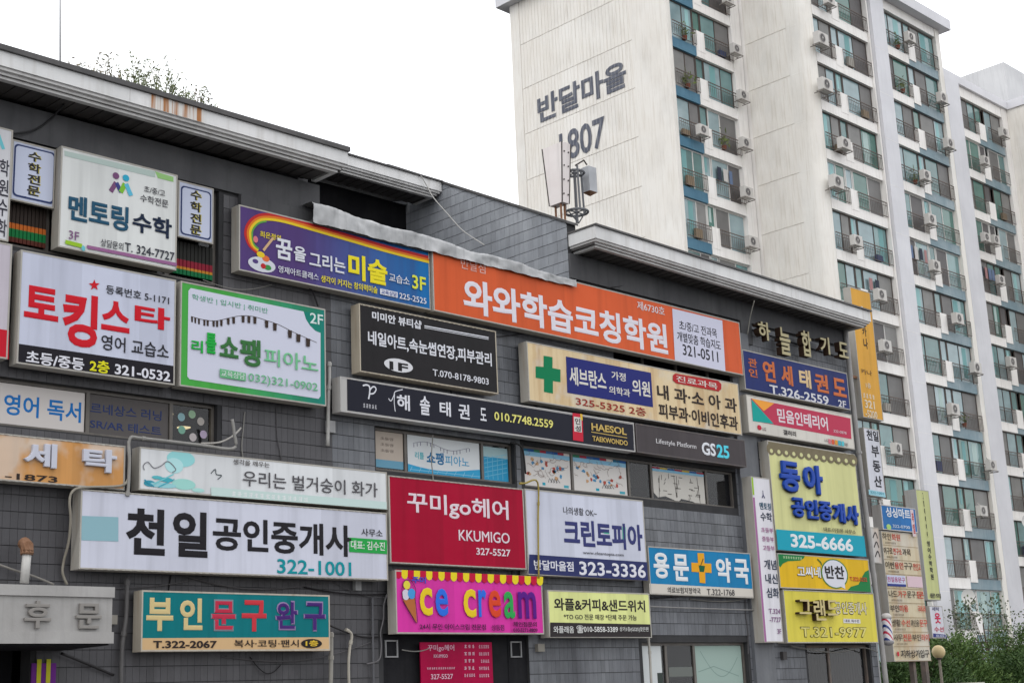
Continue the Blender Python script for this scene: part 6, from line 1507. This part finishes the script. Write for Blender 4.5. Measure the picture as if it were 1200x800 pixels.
# air conditioner outdoor units
def ac_meshes():
    c = MB(); c.box(-.40, 0, .10, .40, .30, .68)
    gcol = MB(); gcol.lathe([(.235, .012), (.235, .02), (.20, .02), (.20, .008)], 18, (-.09, 0, .39), 'y')
    for k in range(6): t = k * math.pi / 6; gcol.tube([(-.09 - .2 * math.cos(t), -.015, .39 - .2 * math.sin(t)), (-.09 + .2 * math.cos(t), -.015, .39 + .2 * math.sin(t))], .006, 4)
    fan = MB(); fan.lathe([(.0, .006), (.205, .006)], 18, (-.09, 0, .39), 'y')
    br_ = MB(); br_.box(-.46, -.05, .04, .46, -.015, .075); br_.box(-.46, .30, .04, .46, .335, .075)
    for x in (-.42, .38): br_.box(x, -.05, .0, x + .035, .5, .04)
    hub = MB(); hub.lathe([(.0, .026), (.05, .024), (.05, .0)], 10, (-.09, 0, .39), 'y')
    hose = MB(); hose.tube([(.40, .2, .25), (.52, .2, .2), (.56, .3, .45), (.5, .5, .8), (.48, .62, .95)], .022, 6)
    return [('hose', hose.mesh('hose'), flat('c4c0b8', .6)), ('casing', c.mesh('casing'), flat('cfcbc6', .5)), ('grille', gcol.mesh('grille'), flat('b8b4b0', .5)), ('fan_recess', fan.mesh('fan_recess'), flat('5c5a5c', .6)), ('bracket', br_.mesh('bracket'), flat('8c8680', .5)), ('hub', hub.mesh('hub'), flat('b8b4b0', .5))]
ACM = ac_meshes()
for nme, me, mat in ACM: me.materials.append(mat)
ordn = ['top', 'second', 'third', 'fourth', 'fifth', 'sixth', 'seventh', 'eighth', 'ninth', 'tenth', 'eleventh']
ACS = [('at the inner ribbed wall', 24.0, [(59.41, 37.6), (59.74, 34.75), (60.0, 32.15), (59.86, 29.4), (59.63, 26.6), (59.7, 23.9)]),
       ('over the blue panels by the lettered end wall', 24.0, [(56.21, 29.2)]),
       ('just left of the wide grey pilaster', YC, [(62.57, 36.9), (61.42, 34.2), (61.38, 31.6), (62.6, 28.7), (61.49, 26.3), (62.78, 23.5), (64.56, 20.9), (64.52, 18.2), (64.54, 12.9)]),
       ('just right of the wide grey pilaster', YC, [(70.89, 37.3), (73.9, 34.4), (74.04, 31.6), (70.79, 28.9), (70.79, 26.3), (70.65, 23.6), (72.55, 20.9), (73.94, 18.3), (70.85, 15.6), (74.33, 12.9), (72.63, 10.3)]),
       ('on the recessed far right front', YD, [(86.59, 36.3), (83.39, 33.6), (82.15, 28.2), (83.4, 28.3), (83.39, 25.7), (83.46, 20.4)])]
for where, y, lst in ACS:
    for i, (x, z) in enumerate(lst):
        lab = ('white air conditioner unit %s, %s from the top' % (where, ordn[i]) if i else 'topmost white air conditioner unit %s' % where)
        if len(lst) == 1: lab = 'single white air conditioner unit ' + where
        o = thing('air_conditioner', lab, 'air conditioner', (x, y - .62, z), 'outdoor units on the apartment fronts')
        sc = 1.14 if x < 62 and y < 21 else rnd.uniform(.90, 1.04); o.scale = (sc, sc, sc)
        if rnd.random() < .25: o.rotation_euler.z = rnd.uniform(-.15, .15)
        for nme, me, mat in ACM: link(nme, me, None, o)
# satellite dishes
def dish(label, x, y, z, r, rz):
    o = thing('satellite_dish', label, 'satellite dish', (x, y, z)); o.rotation_euler.z = rz
    b = MB(); prof = [(r * k / 6, .22 * r * (k / 6) ** 2) for k in range(7)]
    b.lathe([(p[0], -.5 * r + p[1] + .2) for p in prof], 20, (0, 0, .6), 'y'); b.build('reflector', flat('d8d6d2', .5), o, smooth=True)
    b = MB(); b.tube([(0, .3, 0), (0, .3, .5), (0, .12, .6)], .03, 6); b.build('mast', M_RAIL, o)
    b = MB(); b.tube([(0, -.2, .25), (0, -.75, .6)], .018, 5); b.build('feed_arm', M_RAIL, o)
dish('white satellite dish on the lowest balcony above the shrubs', 69.2, YC - .9, 5.4, .42, -.5)
dish('white satellite dish on the recessed front at the right picture edge', 82.3, YD - .8, 10.3, .45, -.6)

# ------------------------------------------------------------------ small street furniture
lp_ = thing('street_lamp', 'cream globe street lamp in front of the shrubs', 'street lamp', (37.43, 3.0, 0))
b = MB(); b.tube([(0, 0, 0), (0, 0, 2.38)], .05, 10, .035); b.build('pole', flat('8c8478', .5), lp_)
b = MB(); b.lathe([(.06, 2.36), (.09, 2.38), (.09, 2.42)], 12); b.build('collar', M_RAIL, lp_)
b = MB(); b.lathe([(.185 * math.sin(math.pi * k / 12) + 1e-4, 2.57 - .185 * math.cos(math.pi * k / 12)) for k in range(13)], 20); b.build('globe', flat('d0bc90', .3), lp_, smooth=True)
bp = thing('barber_pole', 'striped red white and blue barber pole beside the mustard sign', 'barber pole', (29.66, -.14, 2.6))
bm, bn, bl_, bpp = base_mat('barber_stripes')
tc = bn.new('ShaderNodeTexCoord'); mpn = bn.new('ShaderNodeSeparateXYZ'); bl_.new(tc.outputs['Object'], mpn.inputs[0])
mm = bn.new('ShaderNodeMath'); mm.operation = 'MULTIPLY_ADD'; mm.inputs[1].default_value = 1.4; bl_.new(mpn.outputs['X'], mm.inputs[0]); bl_.new(mpn.outputs['Z'], mm.inputs[2])
m4 = bn.new('ShaderNodeMath'); m4.operation = 'MULTIPLY'; m4.inputs[1].default_value = 3.4; bl_.new(mm.outputs[0], m4.inputs[0])
m5 = bn.new('ShaderNodeMath'); m5.operation = 'FRACT'; bl_.new(m4.outputs[0], m5.inputs[0])
rp_ = bn.new('ShaderNodeValToRGB'); rp_.color_ramp.interpolation = 'CONSTANT'; el = rp_.color_ramp.elements
el[0].color = hexcol('d8d4d8'); el[1].position = .3; el[1].color = hexcol('b83048'); e3 = el.new(.5); e3.color = hexcol('d8d4d8'); e4 = el.new(.78); e4.color = hexcol('2c3c78')
bl_.new(m5.outputs[0], rp_.inputs[0]); bl_.new(rp_.outputs[0], bpp.inputs['Base Color']); bpp.inputs['Roughness'].default_value = .2
b = MB(); b.lathe([(.11, .08), (.11, .58)], 16); b.build('cylinder', bm, bp, smooth=True)
b = MB(); b.lathe([(.001, .70), (.07, .69), (.12, .64), (.125, .58), (.11, .575)], 16); b.build('top_cap', flat('c0bcb8', .3), bp, smooth=True)
b = MB(); b.lathe([(.11, .085), (.125, .08), (.12, .02), (.07, -.02), (.001, -.03)], 16); b.build('bottom_cap', flat('8c8a8c', .3), bp, smooth=True)
b = MB(); b.box(-.03, .1, .28, .03, .6, .34); b.build('bracket', M_RUST, bp)
lw = thing('low_wall', 'low beige block wall behind the lamp', 'wall', (34.5, 5.0, 0))
b = MB(); b.box(0, 0, 0, 9.0, .3, 1.62); b.build('body', weathered('beige_block', C3(.38, .35, .30), C3(.45, .42, .37), .85, 1.5), lw)
b = MB(); b.box(-.05, -.05, 1.621, 9.05, .35, 1.72); b.build('coping', weathered('beige_coping', C3(.46, .43, .38), C3(.52, .49, .44), .85, 1.5), lw)

# ------------------------------------------------------------------ shrubs and trees
def leafmat(i, c, c2):
    m, n, l, p = base_mat('leaf_%s' % i)
    g_ = n.new('ShaderNodeNewGeometry')
    l.new(mixrgb(n, l, g_.outputs['Random Per Island'], c, c2), p.inputs['Base Color'])
    p.inputs['Roughness'].default_value = .6; p.inputs['Specular IOR Level'].default_value = .25
    p.inputs['Subsurface Weight'].default_value = .0
    return m
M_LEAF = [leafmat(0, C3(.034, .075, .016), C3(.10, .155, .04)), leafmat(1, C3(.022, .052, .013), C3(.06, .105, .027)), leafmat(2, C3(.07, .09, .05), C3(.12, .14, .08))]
M_BARK = weathered('bark', C3(.08, .06, .045), C3(.13, .10, .08), .9, 5)
def shrub(label, x, y, h, r, n, mat, seed, spiky=True, name='juniper_shrub', cat='shrub', base=.2):
    o = thing(name, label, cat, (x, y, 0)); q = random.Random(seed)
    t = MB(); t.tube([(0, 0, 0), (.05, 0, h * .4), (0, .05, h * .8)], .12, 7, .03)
    tips = []
    for k in range(22):
        a = q.uniform(0, 6.28); zz = q.uniform(base, .85) * h; rad = r * (1 - .75 * (zz / h) ** 1.6) * q.uniform(.65, 1.15)
        tip = Vector((rad * math.cos(a), rad * math.sin(a), zz + q.uniform(.1, .5))); tips.append(tip)
        t.tube([(0, 0, zz * .7), tuple(tip * .5 + Vector((0, 0, zz * .3))), tuple(tip)], .035, 5, .008)
    t.build('trunk', M_BARK, o)
    c = MB()
    clumps = []
    for k in range(70):
        a = q.uniform(0, 6.28); u = q.random() ** .8; zz = base * h + (h * (1 - base)) * u; rad = r * (1 - .7 * u ** 1.7) * q.uniform(.5, 1.08)
        clumps.append((Vector((rad * math.cos(a), rad * math.sin(a), zz)), q.uniform(.25, .55) * r * .55))
    for k in range(n):
        cc, cr = clumps[q.randrange(len(clumps))]
        d = Vector((q.gauss(0, 1), q.gauss(0, 1), q.gauss(0, 1))).normalized() * cr * q.random() ** .45
        p = cc + d
        out = Vector((cc.x, cc.y, 0)); out = out.normalized() if out.length > .01 else Vector((1, 0, 0))
        dr = (out * .7 + Vector((q.gauss(0, .5), q.gauss(0, .5), .55 + q.gauss(0, .35)))).normalized() * (q.uniform(.10, .22) if spiky else q.uniform(.10, .18))
        sd = dr.cross(Vector((q.gauss(0, 1), q.gauss(0, 1), q.gauss(0, 1)))).normalized() * (.026 if spiky else .05)
        c.poly([tuple(p - sd * .4), tuple(p + dr * .45 - sd), tuple(p + dr), tuple(p + dr * .45 + sd)])
    c.build('crown', mat, o)
    if spiky:
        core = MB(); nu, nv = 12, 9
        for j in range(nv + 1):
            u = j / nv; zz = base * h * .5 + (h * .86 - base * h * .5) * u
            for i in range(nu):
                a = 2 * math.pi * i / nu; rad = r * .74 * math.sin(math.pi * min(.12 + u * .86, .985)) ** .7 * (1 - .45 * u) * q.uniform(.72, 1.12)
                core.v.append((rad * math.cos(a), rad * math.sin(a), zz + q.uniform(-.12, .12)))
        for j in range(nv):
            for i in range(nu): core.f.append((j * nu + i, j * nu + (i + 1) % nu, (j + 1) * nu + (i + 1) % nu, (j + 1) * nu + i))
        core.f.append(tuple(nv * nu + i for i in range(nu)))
        core.build('inner_shade_mass', M_LEAF[1], o)  # added dark mass standing in for deep shade inside the crown, blocks see-through
SH = [('wide bright green shrub in front of the small white sign', 56.0, 13.0, 3.3, 2.4, 11000, 0), ('dense dark green shrub directly behind the globe lamp', 48.5, 10.0, 2.7, 2.2, 9000, 1),
      ('tall feathery green shrub at the right picture edge', 64.5, 14.0, 3.8, 2.7, 12000, 0), ('dark green shrub low at the bottom right corner', 60.0, 11.5, 2.7, 2.6, 10000, 1),
      ('dark green shrub between the post and the directory board', 43.5, 8.5, 2.4, 1.8, 7000, 1), ('bright feathery shrub between the lamp and the dark corner shrub', 59.5, 15.0, 3.6, 2.3, 9000, 0)]
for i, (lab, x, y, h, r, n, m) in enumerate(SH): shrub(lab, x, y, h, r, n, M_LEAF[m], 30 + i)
shrub('small leafy tree with sparse grey green leaves before the lowest balcony', 68.0, 17.5, 5.7, 2.4, 800, M_LEAF[2], 50, False, 'small_tree', 'tree', .55)
flush_text()
